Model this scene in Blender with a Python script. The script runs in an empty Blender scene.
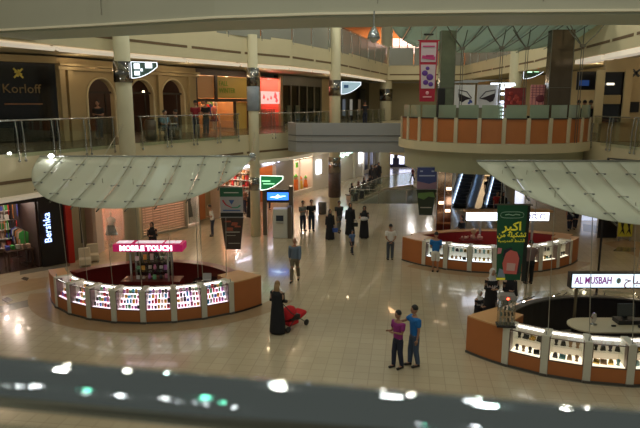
import bpy, bmesh, math, random
from mathutils import Vector, Matrix
random.seed(7)
PI = math.pi
COL = bpy.context.scene.collection
CAMH, FPX, PITCH = 7.2, 600.0, math.radians(10.57)
CT, ST = math.cos(PITCH), math.sin(PITCH)

def ray(px, py):
    x = (px-320)/FPX; y = -(py-214)/FPX
    return Vector((x, CT+y*ST, -ST+y*CT))
def G(px, py, z=0.0):                     # measured pixel -> point on a horizontal plane
    d = ray(px, py); t = (z-CAMH)/d.z
    return Vector((d.x*t, d.y*t, z))
def AT(px, py, Y):                        # measured pixel -> point at a given distance
    d = ray(px, py); t = Y/d.y
    return Vector((d.x*t, Y, CAMH+d.z*t))
def XP(px, Y, z):                         # x of a pixel column at distance Y, height z
    return (px-320)/FPX*(Y*CT+(CAMH-z)*ST)

# ---------------------------------------------------------------- materials
MATS = {}
def mat(name, col, rough=0.5, metal=0.0, emit=None, es=0.0, var=0.0, vscale=8.0, bump=0.0, spec=0.5, coat=0.0):
    if name in MATS: return MATS[name]
    m = bpy.data.materials.new(name); m.use_nodes = True
    nt = m.node_tree; b = nt.nodes['Principled BSDF']
    b.inputs['Base Color'].default_value = (*col, 1)
    b.inputs['Roughness'].default_value = rough
    b.inputs['Metallic'].default_value = metal
    b.inputs['Specular IOR Level'].default_value = spec
    b.inputs['Coat Weight'].default_value = coat
    if emit:
        b.inputs['Emission Color'].default_value = (*emit, 1)
        b.inputs['Emission Strength'].default_value = es
    if var > 0 or bump > 0:
        tc = nt.nodes.new('ShaderNodeTexCoord'); n = nt.nodes.new('ShaderNodeTexNoise')
        n.inputs['Scale'].default_value = vscale; n.inputs['Detail'].default_value = 4
        nt.links.new(tc.outputs['Object'], n.inputs['Vector'])
        if var > 0:
            mx = nt.nodes.new('ShaderNodeMix'); mx.data_type = 'RGBA'
            mx.inputs[6].default_value = (*[c*(1-var) for c in col], 1)
            mx.inputs[7].default_value = (*[min(1, c*(1+var)) for c in col], 1)
            nt.links.new(n.outputs['Fac'], mx.inputs[0]); nt.links.new(mx.outputs[2], b.inputs['Base Color'])
        if bump > 0:
            bp = nt.nodes.new('ShaderNodeBump'); bp.inputs['Strength'].default_value = bump
            nt.links.new(n.outputs['Fac'], bp.inputs['Height']); nt.links.new(bp.outputs['Normal'], b.inputs['Normal'])
    MATS[name] = m
    return m
def glow(name, col, s):
    return mat(name, tuple(c*0.8 for c in col), 0.5, 0, col, s)
def glass_mat(name, tint=(0.8, 0.9, 0.85), refl=0.1, rough=0.02, diffuse=0.0, dcol=(0.5, 0.55, 0.5), fk=0.5):
    if name in MATS: return MATS[name]
    m = bpy.data.materials.new(name); m.use_nodes = True; nt = m.node_tree; nt.nodes.clear()
    out = nt.nodes.new('ShaderNodeOutputMaterial'); tr = nt.nodes.new('ShaderNodeBsdfTransparent')
    gl = nt.nodes.new('ShaderNodeBsdfGlossy'); mx = nt.nodes.new('ShaderNodeMixShader')
    tr.inputs['Color'].default_value = (*tint, 1); gl.inputs['Roughness'].default_value = rough
    lw = nt.nodes.new('ShaderNodeLayerWeight'); lw.inputs['Blend'].default_value = 0.3
    ma = nt.nodes.new('ShaderNodeMath'); ma.operation = 'MULTIPLY_ADD'
    ma.inputs[1].default_value = fk; ma.inputs[2].default_value = refl
    nt.links.new(lw.outputs['Fresnel'], ma.inputs[0]); nt.links.new(ma.outputs[0], mx.inputs[0])
    nt.links.new(tr.outputs[0], mx.inputs[1]); nt.links.new(gl.outputs[0], mx.inputs[2])
    last = mx
    if diffuse > 0:
        d = nt.nodes.new('ShaderNodeBsdfDiffuse'); d.inputs['Color'].default_value = (*dcol, 1)
        t2 = nt.nodes.new('ShaderNodeBsdfTranslucent'); t2.inputs['Color'].default_value = (*dcol, 1)
        ms = nt.nodes.new('ShaderNodeMixShader'); ms.inputs[0].default_value = 0.4
        nt.links.new(d.outputs[0], ms.inputs[1]); nt.links.new(t2.outputs[0], ms.inputs[2])
        m3 = nt.nodes.new('ShaderNodeMixShader'); m3.inputs[0].default_value = diffuse
        nt.links.new(mx.outputs[0], m3.inputs[1]); nt.links.new(ms.outputs[0], m3.inputs[2]); last = m3
    nt.links.new(last.outputs[0], out.inputs['Surface'])
    MATS[name] = m
    return m

# ---------------------------------------------------------------- mesh builder
class MB:
    def __init__(s): s.v = []; s.f = []; s.sm = []; s.M = Matrix.Identity(4)
    def add(s, vs, fs, smooth=False):
        n = len(s.v); s.v += [s.M @ Vector(p) for p in vs]
        for f in fs: s.f.append([n+i for i in f]); s.sm.append(smooth)
        return s
    def box(s, cx, cy, cz, sx, sy, sz, rz=0.0, rx=0.0, ry=0.0):
        R = Matrix.Rotation(rz, 3, 'Z') @ Matrix.Rotation(rx, 3, 'X') @ Matrix.Rotation(ry, 3, 'Y')
        c = Vector((cx, cy, cz))
        vs = [c + R @ Vector((x*sx/2, y*sy/2, z*sz/2)) for z in (-1, 1) for (x, y) in ((-1,-1),(1,-1),(1,1),(-1,1))]
        return s.add(vs, [(3,2,1,0),(4,5,6,7),(0,1,5,4),(1,2,6,5),(2,3,7,6),(3,0,4,7)])
    def prism(s, pts, z0, z1):
        n = len(pts)
        a = sum(pts[i][0]*pts[(i+1)%n][1]-pts[(i+1)%n][0]*pts[i][1] for i in range(n))
        if a < 0: pts = list(reversed(pts))
        vs = [(p[0], p[1], z0) for p in pts]+[(p[0], p[1], z1) for p in pts]
        return s.add(vs, [tuple(range(n-1, -1, -1)), tuple(range(n, 2*n))]+[(i, (i+1)%n, n+(i+1)%n, n+i) for i in range(n)])
    def vprism(s, pts, y0, y1):           # outline in x-z, thickness along y
        n = len(pts)
        a = sum(pts[i][0]*pts[(i+1)%n][1]-pts[(i+1)%n][0]*pts[i][1] for i in range(n))
        if a < 0: pts = list(reversed(pts))
        vs = [(p[0], y0, p[1]) for p in pts]+[(p[0], y1, p[1]) for p in pts]
        return s.add(vs, [tuple(range(n)), tuple(range(2*n-1, n-1, -1))]+[((i+1)%n, i, n+i, n+(i+1)%n) for i in range(n)])
    def strip(s, pts, t, z0, z1):         # wall of thickness t along a polyline
        L = []
        for i, p in enumerate(pts):
            a = Vector(pts[max(i-1, 0)][:2]); b = Vector(pts[min(i+1, len(pts)-1)][:2])
            d = (b-a).normalized(); nrm = Vector((-d.y, d.x))*t/2
            q = Vector(p[:2]); L.append((q+nrm, q-nrm))
        vs = []
        for l, r in L: vs += [(l.x, l.y, z0), (r.x, r.y, z0), (r.x, r.y, z1), (l.x, l.y, z1)]
        fs = []
        for i in range(len(pts)-1):
            o = 4*i
            for k in range(4): fs.append((o+k, o+(k+1)%4, o+4+(k+1)%4, o+4+k))
        fs += [(3,2,1,0), tuple(len(vs)-4+k for k in range(4))]
        return s.add(vs, fs)
    def tube(s, pts, r, n=8, r2=None, smooth=True):
        pts = [Vector(p) for p in pts]; m = len(pts); vs = []
        for i, p in enumerate(pts):
            d = (pts[min(i+1, m-1)]-pts[max(i-1, 0)]).normalized()
            u = d.cross(Vector((0,0,1)) if abs(d.z) < .95 else Vector((1,0,0))).normalized(); w = d.cross(u)
            rr = r if r2 is None else r+(r2-r)*i/(m-1)
            for k in range(n):
                a = 2*PI*k/n; vs.append(p+(u*math.cos(a)+w*math.sin(a))*rr)
        fs = []
        for i in range(m-1):
            for k in range(n): fs.append((i*n+k, i*n+(k+1)%n, (i+1)*n+(k+1)%n, (i+1)*n+k))
        s.add(vs, fs, smooth)
        s.add(vs[:n], [tuple(range(n-1,-1,-1))]); s.add(vs[-n:], [tuple(range(n))])
        return s
    def lathe(s, prof, cx=0, cy=0, n=16, sx=1, sy=1, smooth=True, caps=True):
        vs = [(cx+r*sx*math.cos(2*PI*k/n), cy+r*sy*math.sin(2*PI*k/n), z) for r, z in prof for k in range(n)]
        m = len(prof)
        fs = [(i*n+k, i*n+(k+1)%n, (i+1)*n+(k+1)%n, (i+1)*n+k) for i in range(m-1) for k in range(n)]
        if caps: fs += [tuple(range(n-1,-1,-1)), tuple((m-1)*n+k for k in range(n))]
        return s.add(vs, fs, smooth)
    def ball(s, c, rx, ry=None, rz=None, n=10, m=7, top=1.0, bot=-1.0):
        ry = ry or rx; rz = rz or rx; vs = []; fs = []
        for j in range(m+1):
            ph = math.asin(bot)+(math.asin(top)-math.asin(bot))*j/m
            for k in range(n):
                a = 2*PI*k/n
                vs.append((c[0]+rx*math.cos(ph)*math.cos(a), c[1]+ry*math.cos(ph)*math.sin(a), c[2]+rz*math.sin(ph)))
        for j in range(m):
            for k in range(n): fs.append((j*n+k, j*n+(k+1)%n, (j+1)*n+(k+1)%n, (j+1)*n+k))
        fs += [tuple(range(n-1,-1,-1)), tuple(m*n+k for k in range(n))]
        return s.add(vs, fs, True)
    def build(s, name, m, parent=None, loc=None, rz=0.0, kind=None):
        me = bpy.data.meshes.new(name); me.from_pydata([tuple(p) for p in s.v], [], s.f)
        me.polygons.foreach_set('use_smooth', s.sm); me.materials.append(m); me.update()
        o = bpy.data.objects.new(name, me); COL.objects.link(o)
        if parent: o.parent = parent
        if loc is not None: o.location = loc
        o.rotation_euler = (0, 0, rz)
        if kind: o['kind'] = kind
        return o
def bev(o, w=0.02, seg=2):
    b = o.modifiers.new('bevel', 'BEVEL'); b.width = w; b.segments = seg; b.limit_method = 'ANGLE'
    return o
def tag(o, label, cat, group=None, kind=None):
    o['label'] = label; o['category'] = cat
    if group: o['group'] = group
    if kind: o['kind'] = kind
    return o
def thing(name, label, cat, loc=(0,0,0), rz=0.0, group=None):
    o = bpy.data.objects.new(name, None); COL.objects.link(o); o.empty_display_size = .1
    o.location = loc; o.rotation_euler = (0, 0, rz)
    return tag(o, label, cat, group)
def structure(o): o['kind'] = 'structure'; return o
def text(name, body, m, size, parent=None, loc=(0,0,0), rot=(PI/2,0,0), depth=0.01, align='CENTER', sx=1.0, bold=0.0, flip=False):
    c = bpy.data.curves.new(name, 'FONT'); c.body = body; c.size = size; c.extrude = depth
    c.align_x = align; c.align_y = 'CENTER'; c.offset = bold; c.resolution_u = 2
    o = bpy.data.objects.new(name, c)
    COL.objects.link(o); dg = bpy.context.evaluated_depsgraph_get()
    me = bpy.data.meshes.new_from_object(o.evaluated_get(dg)); bpy.data.objects.remove(o)
    for v in me.vertices: v.co.x *= sx
    me.materials.clear(); me.materials.append(m)
    o = bpy.data.objects.new(name, me); COL.objects.link(o)
    o.parent = parent; o.location = loc; o.rotation_euler = rot
    return o
def copy_tree(o, parent=None):
    c = o.copy(); COL.objects.link(c); c.parent = parent
    for ch in list(o.children): copy_tree(ch, c)
    return c
def arc(cx, cy, r, a0, a1, n):
    return [(cx+r*math.cos(math.radians(a0+(a1-a0)*i/n)), cy+r*math.sin(math.radians(a0+(a1-a0)*i/n))) for i in range(n+1)]

# palette
CREAM = mat('cream_plaster', (.55,.47,.31), .7, var=.06, vscale=2)
CREAM2 = mat('pale_fascia', (.66,.58,.38), .6, var=.05, vscale=1.5)
BROWN = mat('brown_recess', (.16,.10,.05), .7)
STEEL = mat('brushed_steel', (.42,.43,.42), .3, 1.0)
CHROME = mat('chrome', (.62,.66,.68), .16, 1.0, var=.05, vscale=30)
DARK = mat('black_panel', (.012,.011,.012), .35)
BLACKG = mat('black_gloss', (.01,.01,.012), .12)
GLASS = glass_mat('clear_glass', (.86,.91,.88), .03, fk=.28)
DGLASS = glass_mat('dim_glass', (.45,.5,.48), .10)
WOOD = mat('orange_laminate', (.47,.155,.045), .42, var=.08, vscale=3)
WOODTOP = mat('pale_wood_top', (.62,.33,.14), .35, var=.08, vscale=4)
POSTW = mat('white_post', (.66,.63,.52), .45)
MAROON = mat('maroon_panel', (.13,.008,.008), .3)
WHITE = mat('white_paint', (.75,.73,.68), .5)
# ================================================================= the setting
Z1, Z2 = 5.5, 10.6
E_L = [(-15.5,12.0),(-10.6,19.3),(-7.95,24.9),(-3.95,31.6),(-1.6,34.6),(.95,40.3),(6.2,56.5)]
F_L = [(-20.0,17.0),(-17,21.3),(-13.55,24.5),(-11.2,26.7),(-9.9,31),(-7.6,34.3),(-4.3,40),(-2.1,45.7),(0,50),(4.6,60),(6.5,66)]
def fpt(px, z, line=F_L):
    best = None
    for a, b in zip(line, line[1:]):
        for k in range(60):
            t = k/60; x = a[0]+(b[0]-a[0])*t; y = a[1]+(b[1]-a[1])*t
            e = abs(XP(px, y, z)-x)
            if best is None or e < best[0]: best = (e, x, y)
    return Vector((best[1], best[2], z))
# --- floor: beige stone tiles with grout
def floor_mat():
    m = bpy.data.materials.new('stone_tiles'); m.use_nodes = True; nt = m.node_tree; b = nt.nodes['Principled BSDF']
    tc = nt.nodes.new('ShaderNodeTexCoord'); mp = nt.nodes.new('ShaderNodeMapping'); mp.inputs['Rotation'].default_value = (0,0,math.radians(8))
    br = nt.nodes.new('ShaderNodeTexBrick'); br.offset = 0; br.inputs['Scale'].default_value = 1.0
    br.inputs['Brick Width'].default_value = .4; br.inputs['Row Height'].default_value = .4; br.inputs['Mortar Size'].default_value = .011
    br.inputs['Mortar Smooth'].default_value = .3
    br.inputs['Color1'].default_value = (.52,.43,.295,1); br.inputs['Color2'].default_value = (.56,.47,.325,1); br.inputs['Mortar'].default_value = (.42,.345,.24,1)
    no = nt.nodes.new('ShaderNodeTexNoise'); no.inputs['Scale'].default_value = .35; no.inputs['Detail'].default_value = 5
    mx = nt.nodes.new('ShaderNodeMix'); mx.data_type = 'RGBA'; mx.blend_type = 'MULTIPLY'; mx.inputs[0].default_value = .35
    rp = nt.nodes.new('ShaderNodeMapRange'); rp.inputs['To Min'].default_value = .6; rp.inputs['To Max'].default_value = 1.25
    nt.links.new(tc.outputs['Object'], mp.inputs['Vector']); nt.links.new(mp.outputs[0], br.inputs['Vector']); nt.links.new(tc.outputs['Object'], no.inputs['Vector'])
    nt.links.new(no.outputs['Fac'], rp.inputs[0]); nt.links.new(br.outputs['Color'], mx.inputs[6]); nt.links.new(rp.outputs[0], mx.inputs[7])
    nt.links.new(mx.outputs[2], b.inputs['Base Color'])
    b.inputs['Roughness'].default_value = .2; b.inputs['Coat Weight'].default_value = .35; b.inputs['Coat Roughness'].default_value = .035; b.inputs['Specular IOR Level'].default_value = .75
    return m
FLOOR = floor_mat()
HX0, HX1, HY0, HY1 = 2.3, 8.2, 42.6, 53.0          # stair well in the ground floor
f = MB()
f.box(0, 17.3, -.1, 80, 50.6, .2)                  # y -8 .. 42.6
f.box(-18.85, 56.3, -.1, 42.3, 27.4, .2); f.box(24.1, 56.3, -.1, 31.8, 27.4, .2); f.box(5.25, 61.5, -.1, 5.9, 17, .2)
f.prism([(2.3,42.6),(5.6,50.6),(2.3,50.6)], -.2, 0); f.prism([(2.3,50.6),(5.6,50.6),(8.2,53.0),(2.3,53.0)], -.2, 0)
structure(f.build('floor', FLOOR))
f = MB(); f.box(5.25, 47.8, -4.9, 6.6, 11, .2); structure(f.build('floor_lower', mat('lower_floor', (.3,.26,.2), .3)))
f = MB(); f.box(2.2, 47.8, -2.6, .2, 10.8, 4.8); f.box(8.3, 47.8, -2.6, .2, 10.8, 4.8); f.box(5.25, 53.1, -2.6, 6.3, .2, 4.8)
f.strip([(2.35,42.7),(5.6,50.6),(8.2,52.9)], .15, -4.8, -.2)
structure(f.build('wall_stair_well', mat('well_plaster', (.42,.40,.32), .7)))
BAND = mat('brown_marble_band', (.40,.28,.165), .2, var=.15, vscale=3)
DK = mat('dark_marble_inlay', (.13,.10,.075), .2, var=.2, vscale=3)
GREY = mat('grey_marble_band', (.20,.185,.14), .2, var=.15, vscale=3)
def ring(cx, cy, r0, r1, a0, a1, z, n=40):
    b = MB(); A = arc(cx, cy, r0, a0, a1, n); B = arc(cx, cy, r1, a0, a1, n)
    b.prism(A+B[::-1], .0, z); return b
KL, KF, KM = (-5.88,23.43), (8.46,19.41), (7.87,29.5)
structure(ring(*KL, 4.6, 5.4, 196, 335, .004).build('trim_1', BAND))
structure(ring(*KM, 4.8, 5.4, 222, 326, .004).build('trim_2', BAND))
structure(ring(*KF, 5.0, 5.12, 214.5, 330, .005).build('trim_3', GREY))
def inlay(name, m, pix, z=.004):
    b = MB(); b.prism([G(x, y)[:2] for x, y in pix], 0, z); return structure(b.build(name, m))
inlay('trim_4', GREY, [(0,306),(0,313),(52,301),(50,295)], .0015)
inlay('trim_5', GREY, [(20,271),(20,275),(70,266),(70,263)])
inlay('trim_6', BAND, [(0,286),(2,296),(46,288),(48,277),(30,279)], .006)
inlay('trim_7', DK, [(2,300),(8,303),(13,300),(7,297)], .009)
inlay('trim_8', DK, [(21,279),(27,281),(29,278),(24,277)], .009)
inlay('trim_9', BAND, [(603,243),(650,262),(690,262),(690,240),(636,238)], .006)
inlay('trim_10', DK, [(613,251),(634,252),(636,248),(618,247)], .009)
inlay('trim_11', GREY, [(583,224),(583,231),(700,250),(700,238)], .003)
# --- slabs with fascia, recessed light groove, underside cove
WALKF = mat('walkway_floor', (.16,.13,.09), .25, var=.1, vscale=2)
def slab(E, Fb, zt, tag_, seed):
    poly = list(E)+list(reversed(Fb))
    o = MB(); o.prism(poly, zt-1.4, zt); structure(o.build('ceiling_'+tag_, CREAM2))
    g = MB(); c = MB(); random.seed(seed)
    for a, b in zip(E, E[1:]):
        A = Vector(a); B = Vector(b); L = (B-A).length; d = (B-A)/L; n = max(1, round(L/3.2)); s = L/n
        for k in range(n):
            mid = A+d*(k+.5)*s; g.box(mid.x, mid.y, zt-.93, s-.3, .03, .11, math.atan2(d.y, d.x))
            c.box(mid.x+d.y*-.3, mid.y+d.x*.3, zt-1.5, s-.2, .36, .12, math.atan2(d.y, d.x), .35)
    structure(g.build('trim_groove_'+tag_, BROWN))
    u = MB(); u.prism(poly, zt, zt+.012); structure(u.build('floor_'+tag_, WALKF))
    return c
COVE = glow('cove_light', (1,.88,.70), .34)
COVEW = glow('cove_light_soft', (1,.9,.7), .18)
c = slab(E_L, [(-30,12),(-30,60),(6.5,66)], Z1, 'left_lower', 1); structure(c.build('trim_cove_left_lower', COVEW))
c = slab(E_L, [(-30,12),(-30,60),(6.5,66)], Z2, 'left_upper', 2); structure(c.build('trim_cove_left_upper', COVE))
E_R2 = [(13.2,56.5),(13.2,38),(11.9,25.4),(11.4,20.6),(11.0,9)]
E_R1 = [(13.6,56.5),(13.4,38),(11.9,27.5),(12.0,25.0),(12.3,22.4),(13.2,17)]
c = slab(E_R2, [(34,56.5),(34,9)], Z2, 'right_upper', 3); c = MB()
for (x0,y0),(x1,y1) in (((12.25,29.6),(12.02,26.4)),((12.0,26.0),(11.62,22.4))):
    c.box((x0+x1)/2+.25,(y0+y1)/2,Z2-1.52,math.hypot(x1-x0,y1-y0),.55,.2,math.atan2(y1-y0,x1-x0))
structure(c.build('trim_cove_right_upper', COVE))
c = slab(E_R1, [(34,56.5),(34,17)], Z1, 'right_lower', 4); structure(c.build('trim_cove_right_lower', COVEW))
# far side of the atrium
for zt, nm in ((Z1,'lower'),(Z2,'upper')):
    o = MB(); o.prism([(6.2,56.5),(13.4,56.5),(13.4,70),(6.2,70)], zt-1.4, zt); structure(o.build('ceiling_back_'+nm, CREAM2))
    o = MB(); o.box(9.8, 56.48, zt-.93, 6.8, .04, .11); structure(o.build('trim_groove_back_'+nm, BROWN))
# L1 central bridge slab behind the round platform
o = MB(); o.prism([(5.5,33.2),(4.2,36.5),(5.6,56),(13.4,56),(13.4,38),(12.1,30)], 4.1, Z1); structure(o.build('ceiling_centre', CREAM2))
KP = (8.2,28.9)
# round platform
o = MB(); o.prism(arc(*KP, 4.4, 168, 350, 48)+[(12.6,30),(12,31.6),(5.5,31.6)], 5.12, Z1); structure(o.build('ceiling_platform', CREAM2))
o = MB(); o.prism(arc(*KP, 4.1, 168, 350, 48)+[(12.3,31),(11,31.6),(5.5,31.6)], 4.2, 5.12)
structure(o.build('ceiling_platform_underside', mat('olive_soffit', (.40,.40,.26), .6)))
# near bridge across the top of the view
o = MB(); P0 = [(-15,19.6),(-9.9,18.9),(-6.4,17.6),(-2.7,16.05),(0,15.4),(4,15.0),(7.9,14.8),(14,14.8)]
def off(P, d): return [(x, y+d) for x, y in P]
BR = mat('bridge_panel', (.43,.42,.33), .55, var=.06, vscale=.6)
o.prism(P0+off(P0, 2.4)[::-1], 9.32, 11.9); structure(o.build('wall_bridge', BR))
o = MB(); o.prism(off(P0,.14)+off(P0, 2.2)[::-1], 9.26, 9.32); structure(o.build('wall_bridge_soffit', mat('bridge_soffit', (.50,.53,.43), .55)))
o = MB(); o.strip(off(P0,-.03), .10, 9.30, 9.36); structure(o.build('trim_bridge', mat('cream_lip', (.85,.78,.6), .35)))
g = MB()
for x in (-6.0,-2.4,1.4,5.3): 
    yy = 15.4-x*.3 if x < 0 else 15.4-x*.085
    g.box(x, yy, 10.6, .02, .06, 2.1)
structure(g.build('trim_bridge_joints', mat('joint_shadow', (.25,.24,.19), .7)))  # dark strips mark the panel joints
# --- facade walls behind the walkways (both floors): built bay by bay
def U(px, fr):
    if px == fr.px0: return 0.0
    if px == fr.px1: return fr.w
    d = Vector((math.cos(fr.rz), math.sin(fr.rz))); k = (px-320)/FPX; z = fr.a.z+.6
    # point a + d*u lies on the sight line of pixel column px
    return (k*(fr.a.y*CT+(CAMH-z)*ST)-fr.a.x)/(d.x-k*d.y*CT)
class FR:
    def __init__(s, px0, px1, z, line=F_L):
        s.a = fpt(px0, z+.6, line); s.b = fpt(px1, z+.6, line); s.a.z = s.b.z = z
        d = s.b-s.a; s.w = d.length; s.rz = math.atan2(d.y, d.x); s.px0, s.px1 = px0, px1
    def P(s, u, v, z=0):
        return Vector((s.a.x+math.cos(s.rz)*u-math.sin(s.rz)*v, s.a.y+math.sin(s.rz)*u+math.cos(s.rz)*v, s.a.z+z))
NW = [0]
def wall(fr, pieces, m, name=None):
    b = MB()
    for (u0,u1,v0,v1,z0,z1) in pieces: b.box((u0+u1)/2,(v0+v1)/2,(z0+z1)/2,u1-u0,v1-v0,z1-z0)
    NW[0] += 1
    return structure(b.build(name or 'wall_shop_%d' % NW[0], m, loc=fr.a, rz=fr.rz))
def room(fr, H, D, m, e, col, u0=0, u1=None):
    u1 = fr.w if u1 is None else u1; t = .08
    wall(fr, [(u0,u1,D,D+t,0,H),(u0,u0+t,.15,D,0,H),(u1-t,u1,.15,D,0,H),(u0,u1,.15,D+t,H,H+t)], m)
    if e: 
        for qu in (.25,.75):
            for qv in (.25,.65): point('shop_lamp', fr.P(u0+(u1-u0)*qu, D*qv, H-.25), e*.9/4, col, .07)
def area(name, loc, sx, sy, e, col, rot=(0,0,0)):
    l = bpy.data.lights.new(name, 'AREA'); l.shape = 'RECTANGLE'; l.size = sx; l.size_y = sy; l.energy = e; l.color = col
    o = bpy.data.objects.new(name, l); COL.objects.link(o); o.location = loc; o.rotation_euler = rot; return o
def point(name, loc, e, col, r=.1):
    l = bpy.data.lights.new(name, 'POINT'); l.energy = e; l.color = col; l.shadow_soft_size = r
    o = bpy.data.objects.new(name, l); COL.objects.link(o); o.location = loc; return o
WARM = (1,.8,.55); PINK = (1,.72,.6); COOLW = (.85,.9,1)
# ---- ground floor left
# 1 black fashion shop
fr = FR(-60, 74, 0); w = fr.w; k = w/134

ua, ub, uc = U(42,fr), U(66,fr), U(74,fr)
wall(fr, [(0,ua,0,.15,2.95,4.1),(ua,ub,0,.15,0,4.1)], DARK, 'wall_left_black_shopfront')
b = MB(); b.box((ub+uc)/2, -.02, 1.9, uc-ub-.1, .3, 3.8); b.M = Matrix.Identity(4)
structure(b.build('wall_left_red_pier', mat('red_panel', (.45,.02,.01), .45), loc=fr.a, rz=fr.rz))
room(fr, 3.1, 4.2, mat('dark_shop', (.05,.03,.025), .6), 190, (1,.82,.68), 0, ua)
sg = thing('shop_sign', 'blue-white vertical letters on the black shop pier at far left', 'sign', fr.P((ua+ub)/2-.2, -.02, 1.75), fr.rz)
text('letters', 'Bershka', glow('blue_sign', (.35,.5,1), 3), .42, sg, (0,-.02,0), (PI/2,-PI/2,0), .02)
# shelving and clothes of the black shop
cols = [(.5,.03,.03),(.05,.3,.06),(.6,.4,.3),(.03,.03,.04),(.5,.5,.45),(.5,.2,.05),(.08,.1,.4),(.35,.25,.18)]
CM = [mat('cloth_%s' % n, c, .85) for n, c in zip(('red','green','beige','black','white','orange','blue','tan'), cols)]
def table_with_piles(fr, u, v, rot, lab, lab2, grp, n=5, mats=CM, w=1.1):
    t = thing('display_table', lab, 'display table', fr.P(u, v), fr.rz+rot)
    b = MB(); b.box(0,0,.78,w,.7,.04); bev(b.build('table_top', mat('dark_wood',(.07,.035,.02),.4), t), .01)
    for sx in (-1,1):
        for sy in (-1,1):
            b = MB(); b.box(sx*(w/2-.06),sy*.29,.38,.05,.05,.76); b.build('leg', MATS['dark_wood'], t)
    for i in range(n):
        x = -w/2+.14+i*(w-.28)/(n-1); b = MB(); z = .8
        for q in range(4):
            b.box(0, 0, .03+q*.045, .16-random.random()*.02, .28, .04, random.uniform(-.1,.1))
        p = b.build('folded_clothes', mats[(i*3+int(u*7))%len(mats)]); bev(p,.012,2)
        p.location = t.matrix_basis @ Vector((x, random.uniform(-.12,.12), .8)); p.rotation_euler = (0,0,fr.rz+rot)
        tag(p, lab2, 'folded clothes', grp)
def rack(fr, u, v, n, lab, grp, mats=CM, L=1.2, z=1.5, rot=0, glab=None):
    t = thing('clothes_rack', lab, 'clothes rack', fr.P(u, v), fr.rz+rot)
    b = MB(); b.tube([(-L/2,0,z),(L/2,0,z)], .015, 6); b.build('rail', STEEL, t)
    for s in (-1,1):
        b = MB(); b.tube([(s*L/2,0,z),(s*L/2,0,.03)], .015, 6); b.tube([(s*L/2,-.25,.03),(s*L/2,.25,.03)], .015, 6); b.build('upright', STEEL, t)
    for i in range(n):
        x = -L/2+.08+i*(L-.16)/(n-1); b = MB(); h = random.uniform(.6,.85)
        b.vprism([(-.2,-.12),(-.04,-.03),(.04,-.03),(.2,-.12),(.23,-.4),(.17,-.38),(.17,-h),(-.17,-h),(-.17,-.38),(-.23,-.4)], -.02, .02)
        p = b.build('hanging_garment', random.choice(mats)); bev(p,.01,1)
        p.location = t.matrix_basis @ Vector((x, 0, z-.0)); p.rotation_euler = (0,0,fr.rz+rot+PI/2-.25)
        tag(p, glab or 'garment hanging on the '+lab, 'garment', grp)
fg = 'folded clothes in the black shop'
table_with_piles(fr, ua-.7, .9, 0, 'dark table of bright folded clothes nearest the black shop entrance', 'pile of folded clothes on the front table of the black shop', fg)
table_with_piles(fr, ua-2.1, .9, 0, 'dark table of folded clothes at the left frame edge in the black shop', 'pile of folded clothes on the left table of the black shop', fg+' on the left table')
rack(fr, ua-.6, 3.0, 9, 'steel clothes rack along the back of the black shop', 'garments at the back of the black shop', L=1.2, z=1.75)
rack(fr, ua-2.0, 3.0, 9, 'steel clothes rack at the back left of the black shop', 'garments at the back left of the black shop', L=1.2, z=1.75)
rack(fr, ua-1.0, 2.4, 12, 'high steel rail in the black shop', 'garments on the high rail of the black shop', L=2.2, z=2.75)
rack(fr, ua-.25, 2.0, 7, 'steel clothes rack beside the black pier inside the shop', 'garments beside the pier of the black shop', L=1.3, z=1.5, rot=PI/2)
b = MB(); b.box(ua/2,2.1,.006,ua-.1,4.0,.008); structure(b.build('floor_black_shop', mat('dark_plank_floor',(.07,.04,.03),.25,var=.3,vscale=6), loc=fr.a, rz=fr.rz))
def wall_shelf(fr, u, v, rz, W, rows, n, lab, glab, grp, mats, z0=.3, dz=.45, seed=1):
    random.seed(seed)
    sh = thing('shop_shelf', lab, 'shelf', fr.P(u, v), fr.rz+rz)
    b = MB(); b.box(0,.2,(z0+rows*dz)/2,W,.03,z0+rows*dz); b.build('back_panel', mat('shelf_back',(.30,.20,.14),.6), sh)
    M = sh.matrix_basis.copy()
    for q in range(rows):
        b = MB(); b.box(0,0,z0+q*dz-.015,W,.36,.03); b.build('shelf_board', WHITE, sh)
        for i in range(n):
            h = random.uniform(.12,dz*.75); b = MB(); b.box(0,0,h/2,W/n*random.uniform(.55,.8),.2,h); o = bev(b.build('stock_bundle', random.choice(mats)),.012,1)
            o.location = M @ Vector((-W/2+W*(i+.5)/n, 0, z0+q*dz+.002)); o.rotation_euler = (0,0,fr.rz+rz); tag(o, glab, 'stock', grp)
wall_shelf(fr, ua-1.0, 3.85, 0, 1.7, 6, 7, 'tall stocked shelf right on the back wall of the black shop', 'coloured bundle on the right back shelf of the black shop', 'bundles on the right back shelf of the black shop', CM, seed=3)
wall_shelf(fr, ua-2.9, 3.85, 0, 1.7, 6, 7, 'tall stocked shelf left on the back wall of the black shop', 'coloured bundle on the left back shelf of the black shop', 'bundles on the left back shelf of the black shop', CM, seed=4)
for i,(u,v,z) in enumerate([(ua-.5,1.2,3.02),(ua-1.1,1.0,3.02),(ua-1.7,1.4,3.02),(ua-.3,2.6,3.02),(ua-1.5,2.8,3.02)]):
    b = MB(); b.lathe([(.07,0),(.07,.06)],n=12); o = b.build('spotlight', glow('shop_spot',(1,.8,.6),14), loc=fr.P(u,v,z)); tag(o,'small round ceiling spotlight glowing inside the black shop','ceiling light','spotlights in the black shop')
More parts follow.
